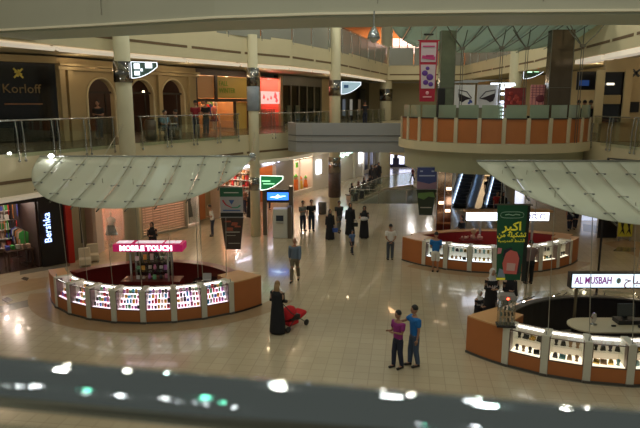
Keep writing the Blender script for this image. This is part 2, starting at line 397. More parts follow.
# 2 corner recess and pink shop window
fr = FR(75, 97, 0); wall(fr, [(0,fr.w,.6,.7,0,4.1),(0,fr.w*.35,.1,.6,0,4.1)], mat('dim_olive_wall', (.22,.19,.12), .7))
b = MB(); b.box(fr.w*.55,.5,2.2,fr.w*.3,.15,3.2); structure(b.build('door_1', DARK, loc=fr.a, rz=fr.rz))
fr = FR(97, 128, 0); w = fr.w
wall(fr, [(0,w*.2,0,.2,0,4.1),(w*.92,w,0,.2,0,4.1),(0,w,0,.2,3.35,4.1)], mat('pink_white_pier', (.72,.58,.52), .5))
room(fr, 3.4, 2.6, mat('pink_shop', (.75,.5,.4), .6), 110, PINK, w*.1, w)
b = MB(); b.box(w*.56,.06,1.68,w*.72,.02,3.3); structure(b.build('window_1', GLASS, loc=fr.a, rz=fr.rz))
def mannequin(loc, rz, top, bottom, lab, H=1.75, hat=None):
    t = thing('mannequin', lab, 'mannequin', loc, rz)
    b = MB()
    b.lathe([(.02,0),(.045,.06),(.035,.15),(.055,.38),(.05,.48),(.075,.75),(.085,.85)],cx=-.09,n=10)
    b.lathe([(.02,0),(.045,.06),(.035,.15),(.055,.38),(.05,.48),(.075,.75),(.085,.85)],cx=.09,n=10)
    b.lathe([(.12,.82),(.16,.92),(.12,1.08),(.15,1.25),(.16,1.36),(.05,1.44),(.045,1.52)],n=14,sy=.65)
    b.ball((0,-.01,1.62),.075,.09,.115)
    for s in (-1,1): b.tube([(s*.15,0,1.37),(s*.22,0,1.1),(s*.24,-.1,.86)],.04,8,.025)
    b.build('body', mat('mannequin_skin', (.75,.62,.52), .4), t)
    b = MB(); b.lathe([(.155,1.0),(.14,1.12),(.175,1.3),(.18,1.38),(.07,1.45)],n=16,sy=.75)
    for s in (-1,1): b.tube([(s*.15,0,1.38),(s*.2,0,1.18)],.06,8,.055)
    b.build('top', top, t)
    b = MB(); b.lathe([(.30,.52),(.24,.75),(.16,1.02)],n=16,sy=.75); b.build('skirt', bottom, t)
    b = MB(); b.lathe([(.2,0),(.2,.025)],n=16); b.build('base', STEEL, t)
    return t
mannequin((XP(111,29.95,1),29.95,.02), .2, mat('white_blouse',(.8,.78,.76),.8), mat('black_skirt',(.01,.01,.015),.8), 'mannequin in white blouse and black skirt in pink shop window')
b = MB(); b.box(0,0,1.6,.5,.04,2.2); o = bev(b.build('wall_poster', mat('pink_poster',(.8,.5,.42),.5,var=.3,vscale=4), loc=fr.P(w*.62,2.5,.4), rz=fr.rz)); tag(o,'tall pink poster on the back wall behind the mannequins','poster')
# beige pier then brick-lit roller shutter
fr = FR(128, 142, 0); wall(fr, [(0,fr.w,0,.3,0,4.1)], CREAM)
fr = FR(142, 187.5, 0); w = fr.w
wall(fr, [(0,w,0,.2,3.5,4.1),(w-.12,w,0,.2,0,4.1),(0,.1,0,.2,0,4.1),(0,w,0,.2,0,.12)], mat('grey_frame', (.33,.30,.24), .5))
room(fr, 3.5, 3.0, mat('peach_room', (.70,.52,.42), .7), 130, (1,.80,.66))
b = MB()
for i in range(24): b.box(w/2, .1, .2+i*.14, w-.22, .02, .085)
for i in range(6): b.box(.1+(w-.2)*(i+.5)/6, .11, 1.8, .03,.02,3.3)
structure(b.build('door_2', mat('roller_grille', (.42,.34,.26), .45, .3), loc=fr.a, rz=fr.rz))
# window with the red poster and hanging dress
fr = FR(187.5, 200, 0); w = fr.w
for pc in [(0,w,1.0,1.08,0,3.6),(0,w,0,1.08,3.5,4.1),(0,.06,0,1,0,3.6),(w-.06,w,0,1,0,3.6),(0,w,0,1,0,.145)]: wall(fr, [pc], mat('white_window_back', (.85,.75,.68), .6))
area('window_lamp', fr.P(w/2,.5,3.4), w*.7,.5, 45, (1,.85,.75), (0,0,fr.rz))
b = MB(); b.box(w/2,.03,1.85,w-.1,.02,3.3); structure(b.build('window_2', GLASS, loc=fr.a, rz=fr.rz))
sg = thing('sale_poster', 'red and white poster high in the window right of the shutter', 'poster', fr.P(w*.33,.6,2.5), fr.rz)
b = MB(); b.vprism([(-.3,.45),(.35,.62),(.35,-.1),(-.3,-.1)],-.02,.02); b.build('poster_board', mat('vivid_red',(.75,.02,.02),.5), sg)
b = MB(); b.box(-.15,0,-.6,.25,.03,.75); b.build('poster_strip', MATS['vivid_red'], sg)
t = thing('dress_form', 'long dark grey dress on a form in the bright window', 'dress', fr.P(w*.66,.5,.15), fr.rz)
b = MB(); b.lathe([(.26,.35),(.2,.9),(.13,1.25),(.18,1.5),(.16,1.75),(.05,1.85)],n=14,sy=.7); b.build('dress', mat('charcoal_dress',(.10,.08,.08),.8), t)
b = MB(); b.lathe([(.18,0),(.18,.03),(.02,.05),(.02,.4)],n=12); b.build('stand', STEEL, t)
# beige wall with an orange booth
fr = FR(200, 222, 0); w = fr.w
wall(fr, [(0,w,.9,1.0,0,4.1)], mat('dim_beige', (.50,.40,.24), .7))
b = MB(); b.box(w*.25,.6,1.3,w*.4,.5,2.2); structure(b.build('wall_booth', WOOD, loc=fr.a, rz=fr.rz))
# peach goods shop
fr = FR(222, 255, 0); w = fr.w
wall(fr, [(0,w,0,.2,2.85,4.1),(w-.1,w,0,.2,0,4.1)], CREAM)
room(fr, 3.45, 4, mat('peach_shop', (.80,.66,.56), .6), 170, (1,.84,.72))
for j in range(2):
    nm = ('near','far')[j]
    wall_shelf(fr, w-.42, 1.05+1.75*j, -PI/2, 1.6, 6, 7, 'tall pale %s shelf of small goods in the peach shop' % nm, 'small packet on the %s shelf of the peach shop' % nm, 'packets on the %s shelf of the peach shop' % nm, [CM[0],CM[2],CM[5],CM[7],CM[4],CM[4]], seed=20+j)
# white neon script above
def squiggle(name, lab, fr, u0, u1, z, amp, m, r=.05, rise=0):
    b = MB(); n = 60; pts = []
    for i in range(n+1):
        t = i/n; x = u0+(u1-u0)*t
        pts.append((x+.05*math.sin(t*60), -.12, z+rise*t+amp*(.6*math.sin(t*41)+.4*math.sin(t*23+1))))
    b.tube(pts, r, 6); return tag(b.build(name, m, loc=fr.a, rz=fr.rz), lab, 'sign')
NEON = glow('white_neon', (.75,.75,1), 9)
f2 = FR(234, 252, 0); squiggle('neon_sign', 'white neon script over the peach shop left of the column', f2, 0, f2.w, 3.05, .07, NEON, rise=.1)
f2 = FR(263, 283, 0); squiggle('neon_sign', 'white neon script over the orange-lit shop right of the column', f2, 0, f2.w, 3.0, .07, NEON, rise=.1)
# orange room
fr = FR(255, 284, 0); w = fr.w
wall(fr, [(0,w,0,.2,2.8,4.1)], mat('grey_header', (.45,.42,.36), .6))
wall(fr, [(w*.72,w,0,.3,0,3.5)], MATS['grey_header'])
room(fr, 3.45, 3, mat('orange_room', (.55,.20,.06), .6), 70, (1,.8,.6), .14, w*.75)
# grey pier + bright toy window
fr = FR(284, 293, 0); wall(fr, [(0,fr.w,0,.4,0,4.1)], MATS['grey_header'])
fr = FR(293, 313, 0); w = fr.w
TOYW = mat('cream_window_frame', (.78,.70,.58), .5)
wall(fr, [(0,w,0,.2,3.6,4.1),(0,w,0,.2,0,.35),(0,.1,0,.2,0,4),(w-.1,w,0,.2,0,4),(w*.32,w*.32+.08,0,.15,.3,3.6),(0,w,0,.15,2.75,2.82)], TOYW)
room(fr, 3.6, 2.2, mat('toy_back', (.80,.68,.58), .6), 150, (1,.88,.78))
random.seed(5)
TM = [mat('toy_green',(.12,.55,.03),.6), mat('toy_orange',(.8,.2,.03),.6), mat('toy_red',(.6,.04,.03),.6), mat('toy_yellow',(.75,.5,.05),.6), CM[2]]
for i in range(12):
    u = w*(.14+.24*(i%4)); z = .35
    t = thing('stuffed_display', 'colourful dressed display figure in the bright toy shop window', 'display figure', fr.P(u, .45+.6*(i//4), z), fr.rz+random.uniform(-.6,.6), 'display figures in the toy window')
    s = random.uniform(.85,1.25); t.scale = (s,s,s)
    b = MB(); b.lathe([(.2,0),(.22,.2),(.14,.5),(.16,.65),(.06,.72)],n=10); b.build('gown', random.choice(TM), t)
    b = MB(); b.ball((0,0,.83),.12); b.build('head', CM[2], t)
    b = MB(); b.lathe([(.17,.9),(.1,.95),(.02,1.12)],n=10); b.build('hat', random.choice(TM), t)
b = MB(); b.vprism([(.25*math.cos(a*PI/4)*(1 if a%2 else .6), .3*math.sin(a*PI/4)*(1 if a%2 else .6)) for a in range(8)],-.04,.04)
tag(bev(b.build('hanging_star', TM[0], loc=fr.P(w*.45,.5,2.3), rz=fr.rz)), 'bright green star decoration hanging in the toy window', 'decoration')
# white wall, glowing panel, shuttered shop with script, dark windows
fr = FR(313, 330, 0); wall(fr, [(0,fr.w,0,.3,0,4.1)], mat('white_wall', (.72,.66,.55), .6))
b = MB(); b.box(fr.w*.3,-.06,1.9,fr.w*.24,.1,1.1); o = bev(b.build('wall_light', glow('panel_light',(.8,.85,1),8), loc=fr.a, rz=fr.rz),.03); tag(o,'tall glowing white wall panel right of the toy window','wall light')
fr = FR(330, 358, 0); w = fr.w; wall(fr, [(0,w,.2,.3,0,4.1),(0,.2,0,.2,0,4.1),(w*.88,w,0,.2,0,4.1)], MATS['white_wall'])
squiggle('script_sign', 'pale green neon script sign on the white far wall', fr, w*.15, w*.72, 2.35, .16, glow('mint_neon',(.5,.9,.75),4), .05, .25)
squiggle('script_sign', 'small blue-white sign above the pale script on the far wall', fr, w*.2, w*.6, 2.95, .1, NEON, .06, .1)
fr = FR(358, 363, 0); wall(fr, [(0,fr.w,.1,.3,0,4.1)], MATS['white_wall'])
b = MB(); b.box(fr.w*.5,0,1.9,fr.w*.4,.1,1.1); o = bev(b.build('wall_light', MATS['panel_light'], loc=fr.a, rz=fr.rz),.03); tag(o,'glowing white panel beside the dark far windows','wall light')
fr = FR(363, 381, 0); w = fr.w
wall(fr, [(0,w,.5,.6,0,4.1)], DARK)
b = MB()
for u in (0,.33,.66,1): b.box(w*u,0,2,.18,.2,4)
b.box(w/2,0,3.2,w,.15,.15); b.box(w/2,0,.3,w,.15,.3); structure(b.build('window_3', TOYW, loc=fr.a, rz=fr.rz))
# far entrance: bright daylight glass, ground
b = MB(); b.box(9.2, 68, 2, 12, .2, 4.2); structure(b.build('wall_back_ground', mat('far_wall', (.42,.36,.2), .7)))
b = MB()
for x, ww in ((5.9,1.6),(8.1,1.8)): b.box(x+1.6, 67.8, 1.9, ww, .1, 3.6)
structure(b.build('window_4', glow('bright_exit', (.72,.75,1), 1.9)))
b = MB(); b.box(8.55,67.6,1.9,.25,.2,3.9); b.box(8.55,67.5,.5,.7,.3,1.0); b.box(8.6,67.5,.15,5.4,.2,.3); structure(b.build('trim_12', mat('exit_frame',(.05,.05,.12),.5)))
# ================================================================= upper floor shops, railings, columns, far side
def bx(fr, name, m, px0, px1, y0, y1, v=0, t=.06, parent=None):
    u0, u1 = U(px0,fr), U(px1,fr); P = fr.P((u0+u1)/2, v)
    z1 = AT((px0+px1)/2, y0, P.y).z; z0 = AT((px0+px1)/2, y1, P.y).z
    b = MB(); b.box(0,0,0,u1-u0,t,z1-z0); o = b.build(name, m, parent, (P.x,P.y,(z0+z1)/2), fr.rz); return o
TAN = mat('tan_wall', (.46,.36,.20), .7, var=.06, vscale=2)
LV1 = 3.6
# 1 black jeweller front
fr = FR(-70, 60, Z1); w = fr.w
wall(fr, [(0,w,0,.15,0,LV1)], BLACKG, 'wall_left_black_jeweller')
wall(fr, [(0,w,-.25,0,LV1-.28,LV1)], TAN)
GOLD = mat('gold_letter', (.55,.42,.16), .4, 1.0)
s = thing('shop_sign', 'gilt serif lettering on the dark jeweller front at upper left', 'sign', fr.P(U(25,fr), -.02, AT(25,89,fr.P(U(20,fr),0).y).z-Z1), fr.rz)
text('letters', 'Korloff', mat('gilt_paint', (.26,.19,.09), .5, .3), .53, s, (0,0,0), (PI/2,0,0), .015)
s = thing('emblem', 'small gold crossed emblem above the gilt lettering at upper left', 'emblem', fr.P(U(23,fr), -.03, AT(18,73,fr.P(U(18,fr),0).y).z-Z1), fr.rz)
for a in (.75,-.75,.2,-1.25):
    b = MB(); b.box(0,0,0,.07,.03,.52 if abs(a)==.75 else .3,0,0,a); b.build('stroke', mat('gold_emblem', (.8,.66,.15), .35, .6), s)
b = MB(); b.box(U(26,fr),-.02,1.62,1.5,.03,.05); structure(b.build('trim_13', mat('copper_line', (.30,.14,.07),.4,.5), loc=fr.a, rz=fr.rz))
# pilasters and three arches
def arch_wall(fr, c, hw, zs, zt, m, z0=0):
    """wall with round-headed openings: c centres, hw half widths, zs springing height"""
    b = MB(); edges = [0]
    for x, h in zip(c, hw): edges += [x-h, x+h]
    edges.append(fr.w)
    for i in range(0, len(edges), 2):
        b.box((edges[i]+edges[i+1])/2, .12, zt/2, edges[i+1]-edges[i], .24, zt)
    for x, h in zip(c, hw):
        n = 12; pts = [(x-h, zs)]+[(x-h*math.cos(PI*k/n), zs+h*math.sin(PI*k/n)) for k in range(1, n)]+[(x+h, zs)]
        for k in range(n):
            p, q = pts[k], pts[k+1]; b.vprism([p, q, (q[0], zt), (p[0], zt)], 0, .24)
    structure(b.build('wall_arches', m, loc=fr.a, rz=fr.rz))
    b = MB()
    for x, h in zip(c, hw):
        n = 14; R = [(x-h-.05, .0)]+[(x-(h+.05)*math.cos(PI*k/n), zs+(h+.05)*math.sin(PI*k/n)) for k in range(n+1)]+[(x+h+.05, 0)]
        for k in range(len(R)-1): b.tube([(R[k][0], -.03, R[k][1]), (R[k+1][0], -.03, R[k+1][1])], .05, 6)
    structure(b.build('trim_arch_moulding', CREAM2, loc=fr.a, rz=fr.rz))
fr = FR(60, 197, Z1)
cs = [U(103,fr), U(143,fr), U(174,fr)]; hs = [(U(p+h,fr)-U(p-h,fr))/2 for p, h in ((103,13),(143,11.5),(174,11))]
arch_wall(fr, cs, hs, 1.95, LV1, TAN)
b = MB(); b.box(fr.w/2,-.1,3.15,fr.w,.25,.14); b.box(fr.w/2,-.16,3.3,fr.w,.35,.1)
for px in (64,72,124,160,190): b.box(U(px,fr),-.08,1.55,.28,.16,3.1)
structure(b.build('trim_cornice', TAN, loc=fr.a, rz=fr.rz))
room(fr, 3.3, 3.2, mat('dark_red_cafe', (.06,.03,.02), .6), 35, (1,.7,.5))
b = MB()
for x, h in zip(cs, hs):
    b.box(x,.15,2.15,h*2,.06,.1); b.box(x+h*.5,.15,1.1,.06,.06,2.1)
structure(b.build('window_5', mat('dark_mullion',(.03,.02,.015),.4), loc=fr.a, rz=fr.rz))
for i, px in enumerate((106,134,150,165,178)):
    t = thing('pendant_lamp', 'small glowing pendant lamp seen through the upper arches', 'lamp', fr.P(U(px,fr), 1.4, 2.15), fr.rz, 'pendant lamps behind the arches')
    b = MB(); b.lathe([(.02,.16),(.13,.02),(.15,0)],n=10); b.build('shade', glow('amber_lamp',(1,.72,.42),9), t)
    b = MB(); b.tube([(0,0,.16),(0,0,1.1)],.012,5); b.build('cord', DARK, t)
# clothes shop with transom windows
fr = FR(197, 251, Z1); w = fr.w
room(fr, 3.3, 3.5, mat('amber_shop', (.60,.34,.17), .6), 210, (1,.74,.45))
wall(fr, [(0,w,0,.2,3.25,LV1),(0,.12,0,.2,0,LV1),(w-.1,w,0,.2,0,LV1),(0,w,0,.12,1.72,1.9),(w*.33,w*.37,0,.12,1.7,3.3),(w*.68,w*.71,0,.12,0,1.8)], mat('dark_wood_frame', (.06,.03,.02), .4))
b = MB(); b.box(w*.69,.16,2.58,w*.62,.05,1.3); structure(b.build('window_6', mat('yellow_transom', (.72,.52,.14), .5), loc=fr.a, rz=fr.rz))
b = MB(); b.box(w*.18,.16,2.58,w*.3,.05,1.3); structure(b.build('window_7', mat('peach_transom', (.85,.48,.25), .5), loc=fr.a, rz=fr.rz))
b = MB(); b.box(w*.86,.3,.85,w*.27,.05,1.7); structure(b.build('wall_yellow_panel', MATS['yellow_transom'], loc=fr.a, rz=fr.rz))
s = thing('shop_lettering', 'green lettering on the yellow transom window above the clothes shop', 'sign', fr.P(w*.42, .12, 2.6), fr.rz)
GT = mat('green_letter', (.22,.42,.03), .6)
text('letters', 'FALL', GT, .42, s, (0,0,.2), (PI/2,0,0), .01, 'LEFT'); text('letters', 'WINTER', GT, .42, s, (0,0,-.22), (PI/2,0,0), .01, 'LEFT')
random.seed(11)
rack(fr, w*.32, 1.1, 7, 'clothes rack in the doorway of the upper clothes shop', 'garments on the doorway rack of the upper clothes shop', L=1.9, z=1.6)
rack(fr, w*.62, 2.3, 12, 'long clothes rack deeper in the upper clothes shop', 'garments on the long rack of the upper clothes shop', L=2.6, z=1.75)
mannequin(fr.P(w*.5,.9,0), fr.rz, mat('pink_top',(.8,.3,.25),.8), mat('wine_skirt',(.2,.02,.03),.8), 'mannequin in pink top and wine skirt inside the upper clothes shop')
# red-lit shop, dark glass fronts
fr = FR(251, 283, Z1); w = fr.w; RED = glow('red_light_sign', (1,.04,.04), 2.2)
wall(fr, [(0,w*.3,0,.3,0,LV1),(w*.93,w,0,.2,0,LV1)], TAN)
room(fr, 3.3, 2.6, mat('pink_red_room', (.75,.22,.15), .6), 130, (1,.45,.38), w*.3, w)
s = thing('red_window_sign', 'red lit window sign of the upper shop right of the column', 'sign', fr.P(w*.62,.1,2.0), fr.rz)
b = MB(); b.box(0,0,0,w*.6,.03,.85); b.build('sign_panel', glow('pink_panel',(1,.55,.5),.9), s)
for x, z, r in ((-w*.2,.05,.16),(w*.16,.17,.24),(w*.02,.0,.13),(w*.2,-.15,.2),(-w*.08,-.1,.1)):
    b = MB(); b.vprism([(x-r,z-r*.6),(x-r*.2,z+r),(x+r*.5,z+r*.3),(x+r,z-r*.2),(x+r*.1,z-r)],-.05,-.02); b.build('red_mark', RED, s)
b = MB()
for i in range(6): b.box(w*(.36+.1*i),.5,.6,.1,.3,1.2)
structure(b.build('wall_slats', mat('dull_pink_slat',(.35,.16,.11),.7), loc=fr.a, rz=fr.rz))
fr = FR(283, 322, Z1); w = fr.w
wall(fr, [(0,w,.6,.7,0,LV1),(0,w,0,.1,2.9,LV1)], mat('dark_olive', (.09,.085,.06), .5))
b = MB()
for k in range(6): b.box(w*k/5,.05,1.5,.07,.1,3)
structure(b.build('window_8', mat('olive_frame',(.22,.20,.14),.4), loc=fr.a, rz=fr.rz))
b = MB(); b.box(w/2,.12,1.5,w,.02,3); structure(b.build('window_9', DGLASS, loc=fr.a, rz=fr.rz))
for px in (290,298): tag(MB().box(0,0,.9,.5,.5,1.1).build('dark_display_case', mat('dark_case',(.16,.18,.12),.4), loc=fr.P(U(px,fr),.27), rz=fr.rz), ('left' if px==290 else 'right')+' of two dim cabinets behind the dark upper glass front', 'cabinet')
fr = FR(322, 338, Z1); wall(fr, [(0,fr.w,0,.3,0,LV1)], TAN)
fr = FR(338, 381, Z1); w = fr.w
wall(fr, [(0,w,.9,1.0,0,LV1),(0,w,0,.1,3.0,LV1),(w*.6,w*.72,0,.6,0,3)], MATS['dark_olive'])
for i, px in enumerate((342,349,356,364,372)):
    t = thing('poster_stand', 'lit poster in the dark far upper shop window, number of posters in a row', 'poster', fr.P(U(px,fr), .5), fr.rz)
    t['label'] = ['pale poster','blue-grey poster','white poster','dim tan poster','grey poster'][i]+' in the dark far upper shop window above the grey bridge'
    b = MB(); b.box(0,0,1.2,.7,.04,1.5); b.build('poster_board', mat('poster_%d'%i, [(.5,.45,.38),(.25,.3,.4),(.7,.68,.62),(.3,.22,.14),(.3,.3,.3)][i], .5, emit=[(.5,.45,.38),(.25,.3,.4),(.7,.68,.62),(.3,.22,.14),(.3,.3,.3)][i], es=.2), t)
    b = MB(); b.box(0,.05,.2,.5,.3,.4); b.build('foot', DARK, t)
# back wall of the atrium, both upper floors (across y = 57..62)
YB = 62
b = MB(); b.box(12, YB+.2, Z1+1.8, 26, .2, 3.6); structure(b.build('wall_back_lower', mat('olive_back', (.40,.34,.20), .7)))
b = MB(); b.box(4, 64, Z2+2.2, 40, .2, 5.0); structure(b.build('wall_back_upper', mat('orange_lit_back', (.55,.26,.10), .7)))
b = MB(); b.box(4, 61, 15.0, 44, 7, .3); structure(b.build('ceiling_back_top', mat('orange_ceiling', (.60,.27,.10), .7)))
area('upper_shop_lamp', (7, 61, 14.6), 5, 2, 420, (1,.6,.3))
area('upper_shop_lamp', (-6, 61, 14.6), 5, 2, 130, (1,.65,.35))
b = MB(); b.box(8.2, 60.5, Z2+1.95, 3.6, .2, 1.4); o = b.build('wall_shop_lit', glow('bright_pink_shop', (1,.72,.62), 2.6)); structure(o)
b = MB()
for i in range(5): b.box(6.9+i*.8, 60.3, Z2+1.95, .08,.1,1.5)
b.box(8.2,60.3,Z2+1.95,3.6,.1,.08)
structure(b.build('window_10', mat('salmon_frame',(.65,.3,.2),.5)))
# plants on the upper left walkway
random.seed(21)
LEAF = mat('plant_leaf', (.05,.14,.03), .6, var=.3)
def planter(x, y, z, s, lab, grp=None):
    t = thing('potted_plant', lab, 'plant', (x,y,z), random.random()*6, grp)
    b = MB(); b.lathe([(.2,0),(.28,.1),(.32,.5),(.28,.5),(.26,.42)],n=12); b.build('pot', mat('plant_pot',(.25,.2,.14),.6), t)
    b = MB()
    for i in range(60):
        a = random.random()*2*PI; e = random.uniform(.2,1.4); L = random.uniform(.5,1.0)*s; r = Vector((math.cos(a)*math.cos(e), math.sin(a)*math.cos(e), math.sin(e)))
        q = Vector((-math.sin(a), math.cos(a), 0))*.07*s; o = Vector((0,0,.45)); d = Vector((0,0,-.18*L))
        b.add([o, o+r*L*.5+q, o+r*L+d, o+r*L*.5-q, o+r*L*.5+Vector((0,0,.03))], [(0,1,4),(1,2,4),(2,3,4),(3,0,4),(0,3,2,1)])
    b.build('foliage', LEAF, t)
for px, yy in ((322,47),(330,49.5),(341,53),(351,57),(363,59.5)):
    planter(XP(px,yy,Z2+1), yy, Z2+.015, 1.5, 'green potted plant along the top-left far walkway', 'plants on the top walkway')
# ---------------------------------------------------------------- railings
def resample(path, step):
    P = [Vector(p[:2]) for p in path]; out = [P[0].copy()]
    L = sum((b-a).length for a, b in zip(P, P[1:])); n = max(1, round(L/step)); s = L/n; d = 0; need = s
    for a, b in zip(P, P[1:]):
        l = (b-a).length; pos = 0
        while need-d <= l-pos+1e-6 and len(out) < n:
            pos += need-d; d = 0; out.append(a+(b-a)*(pos/l)); need = s
        d += l-pos
    out.append(P[-1].copy()); return out
RAILS = mat('rail_steel', (.5,.5,.47), .25, 1.0)
def railing(path, z, lab, step=1.5, h=1.1, pair=True, gm=None, cat='railing', tilt=0.0, pm=None, inset=.12, off_=.06, z0=-.12):
    pts = resample(path, step); c = pts[0]
    t = thing('glass_railing', lab, cat, (c.x, c.y, z))
    L = [p-c for p in pts]
    b = MB(); b.tube([(p.x, p.y, h) for p in L], .028, 8); b.build('handrail', RAILS, t)
    for p, q in zip(L, L[1:]):
        d = (q-p); l = d.length; d /= l; m = (p+q)/2
        b = MB(); b.box(m.x, m.y, (z0+h-.05)/2, l-.08, .014, h-.05-z0, math.atan2(d.y, d.x)); b.build('glass_panel', gm or GLASS, t)
        for s in ((-inset, inset) if pair else (0,)):
            a = p+d*(.0+(s if s > 0 else l+s) if pair else 0)
            n = Vector((d.y, -d.x))
            b = MB(); b.tube([(a.x+n.x*off_, a.y+n.y*off_, -.25), (a.x+n.x*(off_), a.y+n.y*(off_), .55),(a.x+n.x*tilt*.0, a.y, h)], .02, 6)
            if pair:
                b.ball((a.x+n.x*off_, a.y+n.y*off_, -.25), .055, n=8, m=5); b.ball((a.x+n.x*off_, a.y+n.y*off_, -.05), .04, n=8, m=5)
            b.build('post', pm or RAILS, t)
    return t
railing([(-14.6,12.9),(-10.6,19.3),(-8.2,24.2)], Z1, 'glass railing with steel handrail at far left on the upper walkway')
railing([(-7.6,25.4),(-5.9,28.2),(-4.15,31.1)], Z1, 'curving glass railing in front of the arches and seated people')
railing([(-3.6,32.3),(-1.6,34.6)], Z1, 'short glass railing between the column and the grey bridge')
railing([(-1.5,34.8),(.6,39.5)], Z1, 'glass railing behind the left end of the grey bridge')
railing([(1.3,41.3),(5.9,55.6)], Z1, 'far glass railing seen above the grey bridge', 2.4)
railing([(11.95,26.6),(12.0,25.0),(12.3,22.4),(13.2,17)], Z1, 'glass railing on the upper walkway at right')
PG = mat('grey_parapet_glass', (.30,.30,.26), .25)
railing([(-7.2,26.2),(-3.95,31.6),(-1.6,34.6),(.95,40.3),(6.1,56.3)], Z2, 'grey panelled parapet along the top left walkway', 2.6, 1.5, False, PG, off_=.1)
railing([(6.3,56.4),(13.1,56.4)], Z2, 'grey panelled parapet across the far top walkway', 2.6, 1.5, False, PG, off_=.1)
railing([(13.2,56.4),(13.2,38),(11.9,25.4)], Z2, 'grey panelled parapet along the top right walkway', 2.6, 1.3, False, PG, off_=.1)
# ---------------------------------------------------------------- columns
COLM = mat('column_plaster', (.60,.55,.38), .55, var=.04, vscale=1.5)
def column(x, y, r, z0, z1, clad=()):
    b = MB(); b.lathe([(r,z0),(r,z1)],x,y,28); structure(b.build('wall_column', COLM))
    for i, (c0, c1, m) in enumerate(clad):
        b = MB(); b.lathe([(r+.03,c0),(r+.06,c0+.02),(r+.06,c1-.02),(r+.03,c1)],x,y,28); structure(b.build('trim_column_band', m))
BANDM = mat('mirror_band', (.30,.29,.27), .12, 1.0, var=.5, vscale=14)
CX = [(-7.68,24.0),(-3.5,32.0),(.98,40.0),(6.2,57.5)]
column(*CX[0], .31, 0, Z2, [(7.95,8.75,BANDM)])
column(*CX[1], .27, 0, Z2, [(8.0,8.95,BANDM),(6.75,8.0,mat('blue_grey_ad',(.28,.32,.38),.4,var=.3,vscale=3)),(2.55,3.25,BANDM)])
column(*CX[2], .36, 0, Z2+4, [(7.6,8.6,BANDM),(2.55,3.6,BANDM),(.9,2.6,mat('dark_ad_wrap',(.08,.05,.04),.4,var=.6,vscale=5))])
column(*CX[3], .55, 0, Z2+4, [(7.3,8.4,BANDM)])
column(13.2+.0, 41.5, .42, 0, 13.5)
def wing_sign(loc, rz, L, H, lab, border, face, marks, mm):
    t = thing('wing_sign', lab, 'sign', loc, rz)
    out = [(0,-H/2),(0,H/2),(L,H/2-.03),(L,H/2-.2)]+[(L*(1-k/6), -H/2+(H-.2)*((1-k/6)**2)) for k in range(1,6)]
    b = MB(); b.vprism(out, -.05, .05); b.build('sign_face', face, t)
    b = MB(); P = out+[out[0]]
    for p, q in zip(P, P[1:]): b.tube([(p[0],-.05,p[1]),(q[0],-.05,q[1])], .013, 6)
    b.build('lit_border', border, t)
    for (x, z, ww, hh) in marks:
        b = MB(); b.box(x,-.07,z,ww,.02,hh); b.build('lit_mark', mm, t)
    return t
LW = glow('lit_white', (.85,.92,1), 1.8); 
wing_sign((CX[0][0]+.38, CX[0][1]-.1, 8.42), 0.0, 1.0, .62, 'lit wing-shaped washroom sign on the upper left column', LW, mat('teal_face',(.12,.2,.18),.4), [(.22,.14,.22,.2),(.22,-.12,.2,.16),(.40,0,.08,.1),(.68,.16,.26,.18)], LW)
wing_sign((CX[1][0]+.32, CX[1][1]-.1, 2.95), 0.0, 1.2, .78, 'green-lit wing sign on the column above the kiosk with blue screen', glow('lit_border_soft',(.9,1,.9),3), glow('green_face',(.02,.25,.08),.35), [(.3,.1,.45,.05),(.45,-.05,.6,.04)], glow('pale_green',(.4,.9,.5),1.5))
wing_sign((CX[2][0]+.42, CX[2][1]-.1, 8.1), 0.0, 1.25, .8, 'pale blue wing sign on the middle column over the bridge', LW, glow('blue_face',(.35,.5,.6),.5), [(.3,.1,.3,.2)], mat('blue_mark',(.05,.15,.4),.5))
# blue-screen kiosk by the column
b = MB(); b.box(0,0,1.35,.14,.5,2.7); 
t = thing('information_kiosk', 'dark frame with blue lit screen beside the big column', 'kiosk', (-2.3,32.5,0))
for s in (-1,1):
    b = MB(); b.box(s*.72,0,1.35,.22,.5,2.7); b.build('side_panel', mat('bronze_panel',(.14,.11,.08),.35,.3), t)
b = MB(); b.box(0,0,2.15,1.24,.3,.7); b.build('screen_box', DARK, t)
s_ = MB(); s_.box(0,-.16,2.15,1.16,.02,.42); sc_ = s_.build('screen', glow('blue_screen',(.03,.16,.75),2.2), t)
b = MB(); b.vprism([(-.42,-.05),(-.1,.0),(0,.09),(.1,.0),(.45,.02),(.1,-.05),(0,-.1)],-.19,-.17); b.M = Matrix.Identity(4); o = b.build('screen_mark', glow('screen_white',(.6,.8,1),6), sc_, (0,0,2.15))
t = thing('cash_machine', 'white cash machine standing under the blue lit screen', 'cash machine', (-2.1,31.75,0))
b = MB(); b.box(-.03,0,.8,.8,.6,1.6); bev(b.build('cabinet', mat('atm_white',(.55,.55,.5),.4), t), .04)
b = MB(); b.box(.47,0,.85,.2,.7,1.7); b.build('side_panel', MATS['bronze_panel'], t)
b = MB(); b.box(-.05,-.31,1.1,.4,.04,.3); b.build('screen', mat('dark_screen',(.03,.04,.06),.2), t)
b = MB(); b.box(-.05,-.34,.86,.4,.12,.05); b.build('keypad', STEEL, t)
tag(MB().lathe([(.24,0),(.28,.05),(.28,.75),(.2,.8)],n=16).build('litter_bin', mat('bin_steel',(.12,.11,.10),.3,.6), loc=(.15,38.6,0)), 'dark cylindrical litter bin left of the poster-wrapped column', 'bin')
